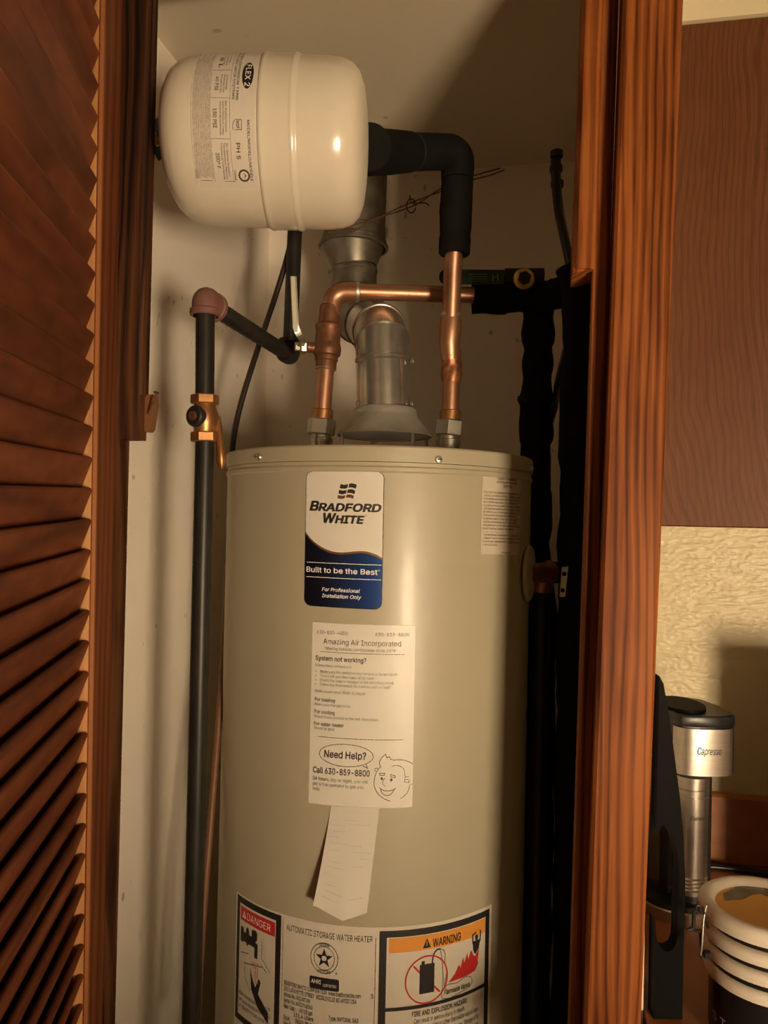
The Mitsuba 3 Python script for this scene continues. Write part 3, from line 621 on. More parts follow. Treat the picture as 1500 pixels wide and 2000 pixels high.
# ------------------------------------------------------------------ draft hood and flue
hc = P(751, 860, HD); hz = z_top
dh = thing('draft_hood', 'flared galvanised draft hood standing on legs on top of the water heater', 'draft hood')
zr = P(751, 853, HD)[2]; zc = P(751, 806, HD)[2]
hp = [(.0665, 0), (.0675, .0012), (.062, .006), (.056, .015), (.0495, .0235), (.0462, .0275), (.0452, .0305), (.0445, .0320), (.0440, zc - zr + .004), (.0405, zc - zr + .0065), (.0385, zc - zr + .007)]
obj('hood', cat(lathe(hp, (hc[0], hc[1], zr), sides=72), lathe([(r - .0012, h + .0002) for r, h in hp][::-1], (hc[0], hc[1], zr), sides=72)), 'm_galv_hood', dh, smooth=60)
obj('outlet', lathe([(.0, .002), (.030, .002), (.050, .004), (.052, .001), (.052, 0)], (hc[0], hc[1], hz), sides=60), 'm_galv', dh)
for px in (806, 833, 668):
    q = P(px, 860, HD - (.045 if px == 806 else (.0 if px == 668 else -.03)))
    obj('leg', rbox((q[0] - .0022, q[1] - .0010, hz), (q[0] + .0022, q[1] + .0010, zr + .008), .0004), 'm_zinc', dh)
vp = thing('vent_pipe', 'galvanised flue pipe with swivel elbows rising behind the expansion tank', 'vent pipe')
A0, A1 = P(750, 796, HD), P(747, 699, HD)
seg = lambda a, b, r, bead0=0, bead1=0, s=60: None
def ringed(a, b, r, beads=(), lip=0.0, sides=60):
    """a pipe section with rolled beads at the given fractions"""
    L_ = np.linalg.norm(b - a); pr = [(r - .001, 0), (r, 0)]
    for f in beads: pr += [(r, f * L_ - .004), (r + .0016, f * L_ - .002), (r + .0016, f * L_ + .002), (r, f * L_ + .004)]
    pr += [(r, L_), (r + lip, L_), (r + lip, L_ + .0004), (r - .001, L_)]
    return lathe(pr, a, b - a, sides)
obj('lower_section', ringed(A0, A1 + np.array([0, 0, .004]), .0374, (.90,)), 'm_galv', vp)
for px, py in ((701, 787), (796, 788), (798, 705)):
    q = P(px, py, HD - .012); c = np.array([hc[0], hc[1], q[2]]); d = q - c; d /= np.linalg.norm(d)
    obj('screw', hexnut(.0042, .005, c + d * .0375, d), 'm_zinc', vp)
# swivel elbow: four gores, each joint with a rolled seam
pts = [A1, P(746, 668, HD), P(741, 646, HD + .035), P(722, 634, HD + .10), P(700, 624, HD + .175), P(692, 604, HD + .225), P(691, 585, HD + .235)]
def gore_set(k0, k1, m):
    """straight cut gores between mitred joints, each a short tube"""
    g = tube(np.array(pts), [.0372, .0374, .0378, .0380, .0380, .0380, .0380], 60, caps=False); v = np.array(g.vertices).reshape(len(pts), 60, 3)
    for k in range(k0, k1):
        V = np.vstack([v[k], v[k + 1]]); i_ = np.arange(60); n_ = (i_ + 1) % 60
        obj('elbow_gore', tm(V, np.vstack([np.c_[i_, n_, n_ + 60], np.c_[i_, n_ + 60, i_ + 60]])), m, vp)
        if k > 0:
            c_ = v[k].mean(0); d_ = v[k] - c_; d_ /= np.linalg.norm(d_, axis=1, keepdims=True); rp_ = np.vstack([v[k], v[k][:1]]); dp_ = np.vstack([d_, d_[:1]])
            obj('seam_ring', tube(rp_ + dp_ * .0004, .0018, 8, caps=False), m, vp)
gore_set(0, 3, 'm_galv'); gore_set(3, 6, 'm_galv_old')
FD = HD + .235
B0, B1, B2, B3, B4 = P(691, 590, FD), P(692, 523, FD), P(690, 486, FD), P(691, 478, FD), P(706, 120, FD)
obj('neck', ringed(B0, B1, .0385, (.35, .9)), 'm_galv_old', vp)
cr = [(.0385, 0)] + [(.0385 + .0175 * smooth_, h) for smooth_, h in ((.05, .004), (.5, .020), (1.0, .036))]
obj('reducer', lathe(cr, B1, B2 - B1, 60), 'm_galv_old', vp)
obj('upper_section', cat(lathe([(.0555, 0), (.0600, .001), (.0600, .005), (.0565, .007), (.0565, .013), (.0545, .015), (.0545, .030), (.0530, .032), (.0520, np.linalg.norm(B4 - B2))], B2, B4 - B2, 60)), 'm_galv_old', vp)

# ------------------------------------------------------------------ copper pipes
def hexed(name, parent, m, c, axis, r, h, a0=0.0, sides=6): return obj(name, hexnut(r, h, c, axis, sides, a0), m, parent, smooth=20)
def riser(c0, c1): d = c1 - c0; return d / np.linalg.norm(d)
CD = 1.0975
cp = thing('copper_pipe', 'copper cold water pipe with brass ball valve on the left nipple of the heater', 'pipe')
p0, p1, p2 = P(627, 874, CD), P(626, 850, CD), P(629, 818, CD)
obj('nipple', lathe([(.0165, -.012), (.0165, .004), (.0150, .004), (.0150, .007), (.0165, .007), (.0165, .013), (.0140, .014), (.0140, .03)], p0, (0, 0, 1), 32), 'm_zinc', cp)
obj('union_nut', lathe([(0, 0), (.0185, 0), (.0205, .002), (.0205, .0215), (.0180, .0235), (0, .0235)], p1, (p2 - p1), 6, a0=.12), 'm_zinc', cp, smooth=20)
p3, p4, p5 = P(636, 722, CD), P(640, 640, CD), P(645, 600, CD)
obj('union_tail', lathe([(.0150, 0), (.0150, .0125), (.0135, .0135), (0, .0135)], p2, p3 - p2, 32), 'm_brass', cp)
obj('lower_tube', tube([p2, P(633, 760, CD), p3], .0122, 32), 'm_copper', cp)
obj('solder_joint', lathe([(.0123, -.001), (.0150, .0005), (.0150, .003), (.0123, .0045)], p3, p4 - p3, 32), 'm_solder', cp)
vb = obj('valve_body', lathe([(.0150, 0), (.0150, .012), (.0165, .013), (.0165, .019), (.0192, .021), (.0200, .027), (.0200, .032), (.0188, .035), (.0178, .040), (.0178, .056), (.0190, .058), (.0190, .063), (.0160, .066), (.0150, .078), (.0150, .090), (.0135, .092)], p3, P(646, 590, CD) - p3, 40), 'm_bronze', cp, label='brass ball valve body')
pc = P(638, 680, CD)
sdir = -rgt * .97 + (-fwd) * .24; sdir /= np.linalg.norm(sdir)
obj('valve_stem', cat(lathe([(.0075, 0), (.0075, .012), (.0060, .013), (.0060, .016)], pc + sdir * .016, sdir, 24)), 'm_bronze', cp)
stem_end = pc + sdir * .033
sn = obj('stem_nut', hexnut(.0105, .009, pc + sdir * .029, sdir, a0=.3), 'm_brass_bright', cp, smooth=20)
obj('stem_bolt', hexnut(.0065, .008, pc + sdir * .038, sdir, a0=.1), 'm_zinc', cp, smooth=20)
h0 = pc + sdir * .0375
hv = [h0, P(592, 665, CD - .045), P(578, 645, CD - .055), P(573, 540, CD - .055)]
def flat(pts, w, t, side):
    """a flat bar along the points: w wide, t thick"""
    p = np.array(pts); V = []; n = len(p)
    for i in range(n):
        d = p[min(i + 1, n - 1)] - p[max(i - 1, 0)]; d /= np.linalg.norm(d); s = np.asarray(side, float) - d * (np.asarray(side) @ d); s /= np.linalg.norm(s); q = np.cross(d, s)
        ww = w[i] if np.ndim(w) else w
        V += [p[i] + s * ww / 2 + q * t / 2, p[i] - s * ww / 2 + q * t / 2, p[i] - s * ww / 2 - q * t / 2, p[i] + s * ww / 2 - q * t / 2]
    f = []
    for i in range(n - 1):
        for j in range(4): a_, b_ = i * 4 + j, i * 4 + (j + 1) % 4; f += [[a_, b_, b_ + 4], [a_, b_ + 4, a_ + 4]]
    f += [[0, 2, 1], [0, 3, 2], [4 * n - 4, 4 * n - 3, 4 * n - 2], [4 * n - 4, 4 * n - 2, 4 * n - 1]]
    m = tm(V, f); m.fix_normals(); return m
obj('valve_handle', flat(bend(hv, .012, 6), .0085, .0022, sdir), 'm_zinc', cp, smooth=25, label='steel lever handle of the ball valve')
obj('handle_sleeve', flat([P(578, 648, CD - .0552), P(574.5, 590, CD - .0552), P(572.5, 541, CD - .0552)], [.0050, .0056, .0050], .0040, rgt), 'm_label_tan', cp, smooth=25, label='pale sleeve on the valve lever')
q0 = P(645, 603, CD); q1 = P(652, 572, CD); q2 = P(697, 570, CD); q3 = P(924, 576.5, CD + .015)
obj('elbow', tube(bend([P(643, 632, CD), q1, q2], .030, 12), .0142, 32), 'm_copper', cp)
obj('solder_joint', cat(lathe([(.0125, -.003), (.0148, -.001), (.0148, .003), (.0125, .004)], q2, q3 - q2, 32)), 'm_solder', cp)
obj('solder_joint', lathe([(.0140, -.006), (.0156, -.004), (.0156, .004), (.0140, .006)], P(642, 641, CD), (0, 0, 1), 32), 'm_brass_bright', cp)
obj('cross_tube', tube([q2, P(800, 573, CD + .008), q3], .0115, 32), 'm_copper', cp)

HDt = 1.062
hp_ = thing('copper_pipe_001', 'copper hot water pipe with black foam insulation bent over to the expansion tank', 'pipe')
p0, p1, p2 = P(876, 879, HDt), P(876, 852, HDt), P(879, 820, HDt)
obj('nipple', lathe([(.0160, -.012), (.0160, .004), (.0150, .004), (.0150, .007), (.0162, .007), (.0162, .014), (.0140, .015), (.0140, .03)], p0, (0, 0, 1), 32), 'm_zinc', hp_)
obj('union_nut', lathe([(0, 0), (.0180, 0), (.0198, .002), (.0198, .0205), (.0175, .0225), (0, .0225)], p1, p2 - p1, 6, a0=.55), 'm_zinc', hp_, smooth=20)
obj('union_tail', lathe([(.0148, 0), (.0148, .012), (.0130, .013), (0, .013)], p2, (0, 0, 1), 32), 'm_brass', hp_)
obj('lower_tube', tube([p2, P(881, 745, HDt)], .0122, 32), 'm_copper', hp_)
def lumpy(m, amp, s, seed=0):
    v = np.array(m.vertices); n = np.array(m.vertex_normals); d = meshkit.noise(v * s + 5, seed) - .5
    m = m.copy(); m.vertices = v + n * (amp * d)[:, None]; return m
jt = bend([P(881, 762, HDt), P(882, 705, HDt), P(882, 655, HDt - .004), P(883, 600, HDt - .004)], .02, 8)
jt = np.vstack([np.linspace(a_, b_, 6) for a_, b_ in zip(jt[:-1], jt[1:])])
obj('solder_joint', lumpy(tube([P(881, 747, HDt), P(881.5, 735, HDt), P(882, 722, HDt), P(882, 708, HDt), P(880, 692, HDt - .004), P(879, 675, HDt - .006)], [.0128, .0138, .0142, .0136, .0140, .0125], 32), .005, 220), 'm_copper_old', hp_)
obj('coupling', tube([P(880, 702, HDt - .004), P(877.5, 670, HDt - .007), P(880, 640, HDt - .008), P(881, 617, HDt - .008)], [.0125, .0148, .0150, .0146], 32), 'm_copper', hp_)
obj('solder_joint', lathe([(.0122, -.004), (.0150, -.002), (.0150, .002), (.0122, .004)], P(881, 616, HDt - .008), (0, 0, 1), 32), 'm_solder', hp_)
obj('upper_tube', tube([P(880.5, 640, HDt - .008), P(883.5, 540, HDt - .02), P(887, 478, HDt - .03)], .0124, 32), 'm_copper', hp_)
TD, SC = .885, .895
TC = P(523.5, 283, TD)
ta = right0.copy()
fe = [P(887, 497, 1.03), P(889, 455, 1.03)]
obj('foam_cuff', lathe([(.013, 0), (.0195, 0), (.0210, .002), (.0212, .022), (.0200, .028), (.0190, .030)], fe[0], fe[1] - fe[0], 40), 'm_foam', hp_)
obj('foam_sleeve', lumpy(tube(np.linspace(P(889, 458, 1.03), P(893, 350, 1.02), 14), np.r_[.0205, np.full(12, .0213), .0205], 40), .0022, 60), 'm_foam', hp_)
obj('foam_elbow', lumpy(tube(bend([P(893, 352, 1.02), P(894, 297, 1.02), P(812, 297, .985)], .036, 16), np.r_[.0212, np.full(16, .0222), .0226], 40), .0015, 50), 'm_foam', hp_)
obj('foam_sleeve', lumpy(tube(np.array([P(806, 297, .982), P(800, 297, .978), P(760, 297, .95), P(722, 298, .92), TC + ta * (.1228 * .945)]), [.0210, .0240, .0262, .0262, .0262], 40), .0015, 50), 'm_foam', hp_)
obj('wire_tie', lathe([(.0205, -.0018), (.0224, -.0010), (.0224, .0010), (.0205, .0018)], P(809, 297, .983), P(806, 297, .982) - P(812, 297, .985), 40), 'm_tape', hp_)
tq_ = P(810, 302, .958); obj('tie_clip', rbox(tq_ - .0035, tq_ + .0035, .001), 'm_zinc', hp_)
obj('coupling', tube([P(803, 297, .980), P(813, 297, .986)], .0205, 36), 'm_black_matte', hp_)

# ------------------------------------------------------------------ expansion tank
prof = [(0, -.1245), (.030, -.1232), (.052, -.1192), (.071, -.114), (.0845, -.106), (.0925, -.096), (.0970, -.084), (.0993, -.068), (.1006, -.045), (.1012, -.020), (.1012, .0015), (.1034, .0030), (.1040, .0055), (.1036, .008), (.1030, .011), (.1030, .0355), (.1040, .038), (.1040, .0405), (.1024, .0435), (.1014, .046), (.1010, .078), (.0990, .092), (.0940, .1040), (.085, .112), (.069, .1175), (.045, .1205), (.022, .1222), (0, .1226)]
prof = [(r * SC, h * .945) for r, h in prof]; pa = np.array(prof); tt = np.r_[0, np.cumsum(np.linalg.norm(np.diff(pa, axis=0), axis=1))]
et = thing('expansion_tank', 'cream expansion tank lying sideways under the ceiling with a printed pressure label', 'expansion tank')
obj('shell', lathe(prof, TC, ta, 120), 'm_tank', et, smooth=50)
vd = CAM - TC; vd -= ta * (vd @ ta); vd /= np.linalg.norm(vd); ud = np.cross(ta, vd); ud *= np.sign(ud[2])
def thr(h): return np.interp(h, pa[:, 1], pa[:, 0])
def tpt(ph, h, off):
    r = thr(h) + off
    return TC + np.asarray(h)[..., None] * ta + r[..., None] * (np.cos(ph)[..., None] * vd + np.sin(ph)[..., None] * ud)
RT = .101 * SC
def Sarc(cy): return RT * (math.radians(95) - math.asin(np.clip((277 - (100 + cy / 7.69)) / 171, -1, 1)))
def Hx(cx): return (360 + cx / 7.69 - 517) * .00053 + .0095
H1, H0 = Hx(1075), Hx(95)
def tl_map(x, y, off): return tpt(math.radians(91.5) - np.asarray(x) / RT, H1 - np.asarray(y), off)
def yv(cx): return H1 - Hx(cx)
LL = Sarc(1900)
lk = obj('pressure_label', lift(cells(0, LL, 0, yv(95), 60, 24), tl_map, .0004), 'm_tank_label', et, smooth=True, label='pale printed label wrapped over the tank')
def vt(s, cya, cyb, cx, capcx, bold=True):       # text from cy a to cy b, baseline at cx
    return txt(s, Sarc(cya), yv(cx), capcx / 7.69 * .00053, w=Sarc(cyb) - Sarc(cya), bold=bold)
ov = ell((Sarc(200) + Sarc(545)) / 2, yv(942), (Sarc(545) - Sarc(200)) / 2, (yv(858) - yv(1030)) / 2, 32)
obj('logo_oval', lift(poly(ov, .004), tl_map, .0006), 'm_ink', lk, smooth=True)
obj('logo_word', lift(join2([vt('FLEX 2', 228, 515, 905, 80, True)]), tl_map, .0008), 'm_white', lk, smooth=True)
ln = lambda cya, cyb, cxa, cxb: poly(rect(Sarc(cya), yv(cxb), Sarc(cyb), yv(cxa)), .004)
ms = [vt('THERMAL EXPANSION TANK', 60, 705, 785, 36, True), vt('FOR POTABLE WATER SYSTEMS', 60, 690, 728, 36, True), vt('MODEL/MODELO/MODÈLE', 955, 1800, 955, 38, True), vt('PH 5', 1262, 1490, 775, 60, True)]
ms += [poly(stroke([(Sarc(950), yv(870)), (Sarc(1085), yv(870)), (Sarc(1085), yv(775))], .0006)), poly(stroke([(Sarc(950), yv(870)), (Sarc(950), yv(775)), (Sarc(1000), yv(740)), (Sarc(1085), yv(740))], .0006)), vt('NSF', 965, 1075, 790, 45)]
sx, sy = (Sarc(1630) + Sarc(1810)) / 2, yv(862); sr = (Sarc(1810) - Sarc(1630)) / 2
ms += [poly(ell(sx, sy, sr, sr * .95, 36).difference(ell(sx, sy, sr * .72, sr * .68, 36))), poly(stroke([(sx - sr * .3, sy), (sx, sy - sr * .3), (sx + sr * .3, sy)], .0008)), vt('Listed', 1650, 1790, 712, 30)]
ms += [ln(60, 1815, 690, 695), ln(330, 1815, 398, 402), ln(298, 304, 398, 690), ln(664, 670, 398, 690), ln(1208, 1214, 398, 690), ln(1808, 1815, 160, 715), ln(450, 1800, 100, 103)]
ms += [vt('8 L', 130, 275, 480, 50, True), vt('40 PSI', 388, 570, 460, 52, True), vt('150 PSI', 805, 1065, 440, 56, True), vt('200° F', 1405, 1625, 455, 56, True)]
for a_, b_, ts in ((110, 240, ('Tank Volume', 'Volume', 'Volumen')), (360, 600, ('Air Precharge', 'Précharge d’air', 'Precarga de Aire')), (710, 1160, ('Max. Working Pressure', 'Presión Máxima de Trabajo', 'Pression de Service Maximale')), (1265, 1780, ('Max. Operating Temperature', 'Temperatura Máxima', 'Température de Service Maximale'))):
    for i, t in enumerate(ts): ms.append(vt(t, a_, b_ - (40 if i == 0 else 0), 625 - i * 42, 24))
obj('label_print', lift(join2(ms), tl_map, .0006), 'm_ink_grey', lk, smooth=True)
par = ['Install this tank on the cold water supply line to the water heater. Tank must be supported and must not be used above rated pressure or temperature', 'Precharge must be set equal to the water pressure before the tank is installed. Turn off the water and drain the system first',
       'This product must be installed by a licensed professional according to local plumbing codes. Explosion or rupture may occur', 'Instale este tanque en la tubería de agua fría hacia el calentador. No exceda la presión ni la temperatura máxima indicada',
       'Este producto debe ser instalado por un profesional con licencia según los códigos locales de plomería vigentes', 'Installez ce réservoir sur la conduite d’eau froide alimentant le chauffe-eau. Ne pas dépasser la pression maximale', 'Ce produit doit être installé par un professionnel agréé conformément aux codes locaux de plomberie']
ms = []
for i, t in enumerate(par + par[::-1][:3]): ms.append(vt(t, 80 + 30 * (i % 3), 1780 - 12 * (i % 4), 372 - i * 27, 19))
ms.append(vt('10/23', 1655, 1785, 105, 34))
obj('fine_print', lift(join2(ms), tl_map, .0006), 'm_ink_brown', lk, smooth=True)
tg = thing('valve_tag', 'small yellow and blue tag poking out behind the left end of the expansion tank', 'tag')
tq = P(303, 272, .935)
tagm = np.array([P(289, 278, .93), P(297, 236, .93), P(318, 225, .95), P(326, 300, .95), P(308, 312, .94)])
obj('blue_part', hull(np.vstack([tagm, tagm + fwd * .004])), 'm_blue', tg, smooth=False)
tagy = np.array([P(291, 270, .924), P(301, 250, .924), P(314, 282, .924), P(304, 284, .924)])
obj('yellow_part', hull(np.vstack([tagy, tagy + fwd * .003])), 'm_yellow', tg, smooth=False)

# ------------------------------------------------------------------ gas line
GD = .88; gr = .0107
gp = thing('gas_pipe', 'black iron gas pipe with a brass gas cock running up the left closet wall', 'pipe')
g0, g1 = P(399, 800, GD), P(401, 600, GD)
gb = P(373, 2040, GD); gb = np.array([gb[0], gb[1], .02])
ge = P(401, 590, GD)
obj('lower_tube', tube([gb, P(400, 855, GD)], gr, 32), 'm_iron', gp)
obj('upper_tube', tube([P(400, 780, GD), ge], gr, 32), 'm_iron', gp)
bz = P(400, 861, GD); tz = P(400, 771, GD); hgt = np.linalg.norm(tz - bz); ax = (tz - bz) / hgt
vk = obj('gas_cock', lathe([(.0125, .010), (.0125, .013), (.0135, .016), (.0145, .022), (.0145, .030), (.0135, .036), (.0122, .040), (.0122, .044)], bz, ax, 40), 'm_brass', gp, label='brass gas cock')
obj('hex_end', hexnut(.0160, .0115, bz - ax * .0015, ax, a0=.52, c=.08), 'm_brass', vk, smooth=20)
obj('hex_end', hexnut(.0160, .0110, tz - ax * .0110, ax, a0=.52, c=.08), 'm_brass', vk, smooth=20)
c0 = bz + ax * .0265; pd = -rgt * .50 - fwd * .86 + upv * .02; pd /= np.linalg.norm(pd)
obj('plug_nut', cat(lathe([(.0112, .0), (.0112, .012), (.0120, .0125), (.0120, .017), (.0105, .019), (.0060, .019)], c0, pd, 32)), 'm_tape', vk)
obj('plug_screw', cat(lathe([(.0, .018), (.0058, .018), (.0052, .0215), (0, .022)], c0, pd, 24)), 'm_bronze', vk)
pe = c0 - pd * .013
obj('plug_boss', lathe([(.0125, 0), (.0125, .010), (.0095, .013), (0, .013)], c0, -pd, 32), 'm_brass', vk)
hd = [P(424, 815, GD + .006), P(427, 838, GD + .004), P(429, 852, GD + .002), P(431, 880, GD), P(432, 900, GD), P(433, 915, GD)]
obj('handle', tube(hd, [.0040, .0042, .0038, .0052, .0058, .0020], 24), 'm_brass', vk, label='brass lever hanging beside the pipe')
gd1 = P(566, 694, 1.150)
dd = (gd1 - ge) / np.linalg.norm(gd1 - ge)
obj('elbow', cat(tube(bend([ge - np.array([0, 0, .012]), ge + np.array([0, 0, .004]), ge + dd * .022], .014, 10), .0150, 36),
                 lathe([(.0150, -.001), (.0172, 0), (.0172, .006), (.0152, .008)], ge - np.array([0, 0, .0155]), (0, 0, 1), 36), lathe([(.0150, 0), (.0172, .001), (.0172, .007), (.0150, .008)], ge + dd * .017, dd, 36)), 'm_red_iron', gp, label='dull red painted elbow')
obj('cross_tube', tube([ge + dd * .005, gd1], gr, 32), 'm_iron', gp)
gu = np.array([0, 0, 1.0])
obj('elbow', cat(tube(bend([gd1 - dd * .018, gd1 + dd * .004, gd1 + gu * .024], .016, 10), .0145, 36), lathe([(.0145, 0), (.0168, .001), (.0168, .007), (.0145, .008)], gd1 + gu * .017, gu, 36)), 'm_iron', gp)
obj('rear_riser', tube([gd1 + gu * .005, np.array([gd1[0] + .008, gd1[1], ZC])], gr * 1.02, 32), 'm_iron', gp)

# thin cables
cb = thing('cable', 'thin dark brown cable hanging down the left wall behind the gas pipe', 'cable')
zz = [P(574, 440, 1.16), P(556, 520, 1.16), P(534, 590, 1.16), P(512, 655, 1.15), P(491, 720, 1.13), P(470, 790, 1.12), P(457, 850, 1.11), P(452, 900, 1.10), P(443, 1100, 1.08)]
obj('sheath', tube(curve(np.array(zz), 60), .0042, 14), 'm_cable', cb)
lo = [P(443, 1100, 1.08), P(438, 1250, 1.05), P(428, 1400, 1.02), P(412, 1600, .985), P(400, 1750, .965), P(390, 1900, .955), P(384, 2060, .95)]
obj('lower_sheath', tube(curve(np.array(lo), 50), np.linspace(.0042, .0046, 50), 14), 'm_cable_brown', cb)
hw_ = thing('hanger_wire', 'twisted thin rusty wire slung from the flue to the ceiling corner', 'wire')
w1 = curve(np.array([P(690, 452, 1.24), P(722, 436, 1.24), P(760, 415, 1.22), P(805, 395, 1.19), P(850, 378, 1.15), P(880, 366, 1.12), P(935, 348, 1.20), P(985, 332, 1.30)]), 60)
w2 = curve(np.array([P(640, 455, 1.235), P(700, 437, 1.24), P(765, 417, 1.22), P(815, 398, 1.19), P(862, 368, 1.14), P(905, 350, 1.14), P(950, 336, 1.24)]), 60)
lpw = P(803, 402, 1.19) + np.array([(math.cos(a) * rgt * .007 + math.sin(a) * upv * .011) for a in np.linspace(0, 6.0, 24)])
obj('strand', tube(w1, .0010, 8), 'm_rust', hw_); obj('strand', tube(w2, .0010, 8), 'm_rust', hw_); obj('loop', tube(lpw, .0011, 8), 'm_rust', hw_)
obj('wire_end', tube(curve(np.array([P(800, 382, 1.19), P(812, 398, 1.188), P(826, 396, 1.186), P(838, 402, 1.185)]), 14), .0010, 8), 'm_rust', hw_)

# ------------------------------------------------------------------ dark valve and wrapped pipes at the right
wp = thing('wrapped_pipe', 'black wrapped vertical pipe between the heater and the closet corner', 'pipe')
VD = 1.16
def wrap(pts, r, amp=.004, s=45, sides=36, n=70, seed=0):
    p = np.array(pts); t = np.r_[0, np.cumsum(np.linalg.norm(np.diff(p, axis=0), axis=1))]; q = np.linspace(0, t[-1], n)
    p2 = np.stack([np.interp(q, t, p[:, k]) for k in range(3)], 1)
    rr = r * (1 + .05 * np.sign(np.sin(q * 42 + seed)) + .03 * np.sin(q * 130 + seed))
    return lumpy(tube(p2, rr, sides), amp, s, seed)
wx0 = np.array([.012, 0, 0]); b0 = P(1046, 1085, VD); b0 = np.array([b0[0], b0[1], .02]) + wx0
obj('foam_sleeve', wrap([P(1052, 575, VD), P(1050, 700, VD), P(1047, 800, VD), P(1046, 1000, VD), P(1046, 1085, VD)], .0232, n=60), 'm_foam', wp)
obj('foam_sleeve', wrap([P(1046, 1087, VD), P(1044, 1180, VD) + wx0, b0], .0215, n=60, seed=3), 'm_foam', wp)
obj('cross_sleeve', wrap([P(922, 583, 1.135), P(960, 583, 1.13), P(1052, 582, 1.13), P(1130, 562, 1.07)], .0215, n=40, seed=1), 'm_foam', wp)
obj('tape_end', cat(*[flat([P(1030, 772 + i, VD - .02), P(1012, 780 + i, VD - .02)], .008, .001, upv) for i in (0, 5)]), 'm_tape', wp)
wq = thing('wrapped_pipe_001', 'black wrapped pipe hard against the right closet wall beside the door post', 'pipe')
b1 = P(1112, 2060, .985); b1[2] = .02
obj('foam_sleeve', wrap([P(1112, 520, 1.0), P(1128, 560, 1.0), P(1130, 700, 1.0), P(1122, 780, 1.0), P(1122, 1000, .99), P(1112, 1600, .985), b1], .0195, n=90, seed=5), 'm_foam', wq)
wv = thing('ball_valve', 'ball valve with long green lever lying across the dark pipe at the upper right', 'valve')
obj('lever', hull(np.vstack([[P(871 + math.cos(a) * 14, 541 + math.sin(a) * 15, 1.100) for a in np.linspace(0, 6.28, 14)], [P(985, 527, 1.105), P(985, 555, 1.105)], [P(871 + math.cos(a) * 14, 541 + math.sin(a) * 15, 1.106) for a in np.linspace(0, 6.28, 14)], [P(985, 527, 1.111), P(985, 555, 1.111)]])), 'm_green', wv, label='dark green lever')
lev = lambda x, y, off: np.array([P(905 + a_ * 80, 531 + b_ * 22, 1.0998 - off + .004 * a_) for a_, b_ in zip(np.atleast_1d(x), np.atleast_1d(y))])
obj('lever_print', lift(join2([txt('H', .70, .80, .62, w=.16, bold=True)] + [poly(rect(.12, .2 + .2 * i, .58, .26 + .2 * i)) for i in range(4)]), lev, .001), 'm_green_print', wv, smooth=False)
obj('body', cat(lathe([(.016, -.03), (.018, -.028), (.018, .03), (.016, .032)], P(1000, 560, 1.13), rgt, 32), tube([P(985, 541, 1.115), P(1060, 543, 1.115)], [.012, .014], 24)), 'm_iron', wv)
sc_ = P(1023, 545, 1.098)
obj('stem_plate', lathe([(.0, 0), (.0155, 0), (.0150, .002), (.010, .003), (0, .003)], sc_, -fwd, 32), 'm_brass_bright', wv, label='bright ring round the stem nut')
obj('stem_nut', hexnut(.0095, .007, sc_ - fwd * .002, -fwd, a0=.3), 'm_black', wv, smooth=20)
obj('stop_tab', rbox(P(1013, 532, 1.10), P(1013, 532, 1.10) + np.array([.008, .006, .007]), .001), 'm_bronze', wv)
c2 = thing('cable_001', 'black cable with pale tape bits hanging in the dark right corner by the post', 'cable')
obj('sheath', tube(curve(np.array([P(1086, 300, 1.16), P(1086, 350, 1.15), P(1090, 400, 1.13), P(1097, 440, 1.09), P(1108, 490, 1.05), P(1118, 540, 1.02)]), 40), np.linspace(.0075, .0060, 40), 18), 'm_black', c2)
for px, py in ((1087, 308), (1086, 336), (1088, 366)): obj('tape', lathe([(.0085, 0), (.0095, .001), (.0095, .009), (.0085, .010)], P(px, py, 1.155), (0, 0, 1), 18), 'm_tape', c2)
c3 = thing('cable_002', 'black cable slanting down from the right wall to the wrapped pipe', 'cable')
obj('sheath', tube(curve(np.array([P(1118, 640, 1.03), P(1108, 680, 1.05), P(1096, 725, 1.07), P(1086, 780, 1.16), P(1066, 850, 1.21)]), 30), .0058, 14), 'm_black', c3)
# relief valve on the heater's side
rv = thing('relief_valve', 'brass relief valve with discharge pipe on the right side of the heater', 'valve')
rvc = P(1058, 1118, 1.03)
thv = hcyl(1029, 1117)[0]; ra = np.array([math.cos(thv), math.sin(thv), 0]); 
ro = np.array([HC[0], HC[1], rvc[2]]) + ra * R
obj('escutcheon', lathe([(0, .001), (.036, .001), (.037, .003), (.034, .006), (.014, .009), (0, .009)], ro, ra, 48), 'm_heater', rv, label='beige collar plate')
rl_ = rvc
obj('body', cat(tube([ro, rl_ + rgt * .018], .0135, 28), lathe([(.0125, 0), (.0148, .001), (.0148, .028), (.0125, .030)], rl_ - np.array([0, 0, .027]), (0, 0, 1), 28), lathe([(.0125, 0), (.0165, .001), (.0165, .010), (.0125, .012)], rl_ + rgt * .004, rgt, 28)), 'm_brass', rv)
obj('spring_cap', lathe([(.0145, 0), (.0145, .014), (.0090, .020), (0, .020)], rl_ + rgt * .014, rgt, 28), 'm_black', rv)
lvq = np.array([P(1098, 1108, .962), P(1110, 1106, .962), P(1104, 1166, .962), P(1093, 1166, .962)])
obj('lever', hull(np.vstack([lvq, lvq + fwd * .003])), 'm_zinc', rv, smooth=False, label='small steel test lever with two holes')
for px, py in ((1102, 1121), (1099, 1153)): obj('lever_hole', lathe([(0, 0), (.0026, 0), (.0026, .0006), (0, .0006)], P(px, py, .9615), -fwd, 14), 'm_black_matte', rv)
db = P(1040, 2060, 1.03); db[2] = .15
obj('discharge_pipe', tube([rl_ - np.array([0, 0, .026]), db], .0125, 28), 'm_iron', rv)
for i in range(5): obj('thread', lathe([(.0125, -.001), (.0134, 0), (.0125, .001)], rl_ - np.array([0, 0, .030 + i * .0032]), (0, 0, 1), 28), 'm_iron', rv)

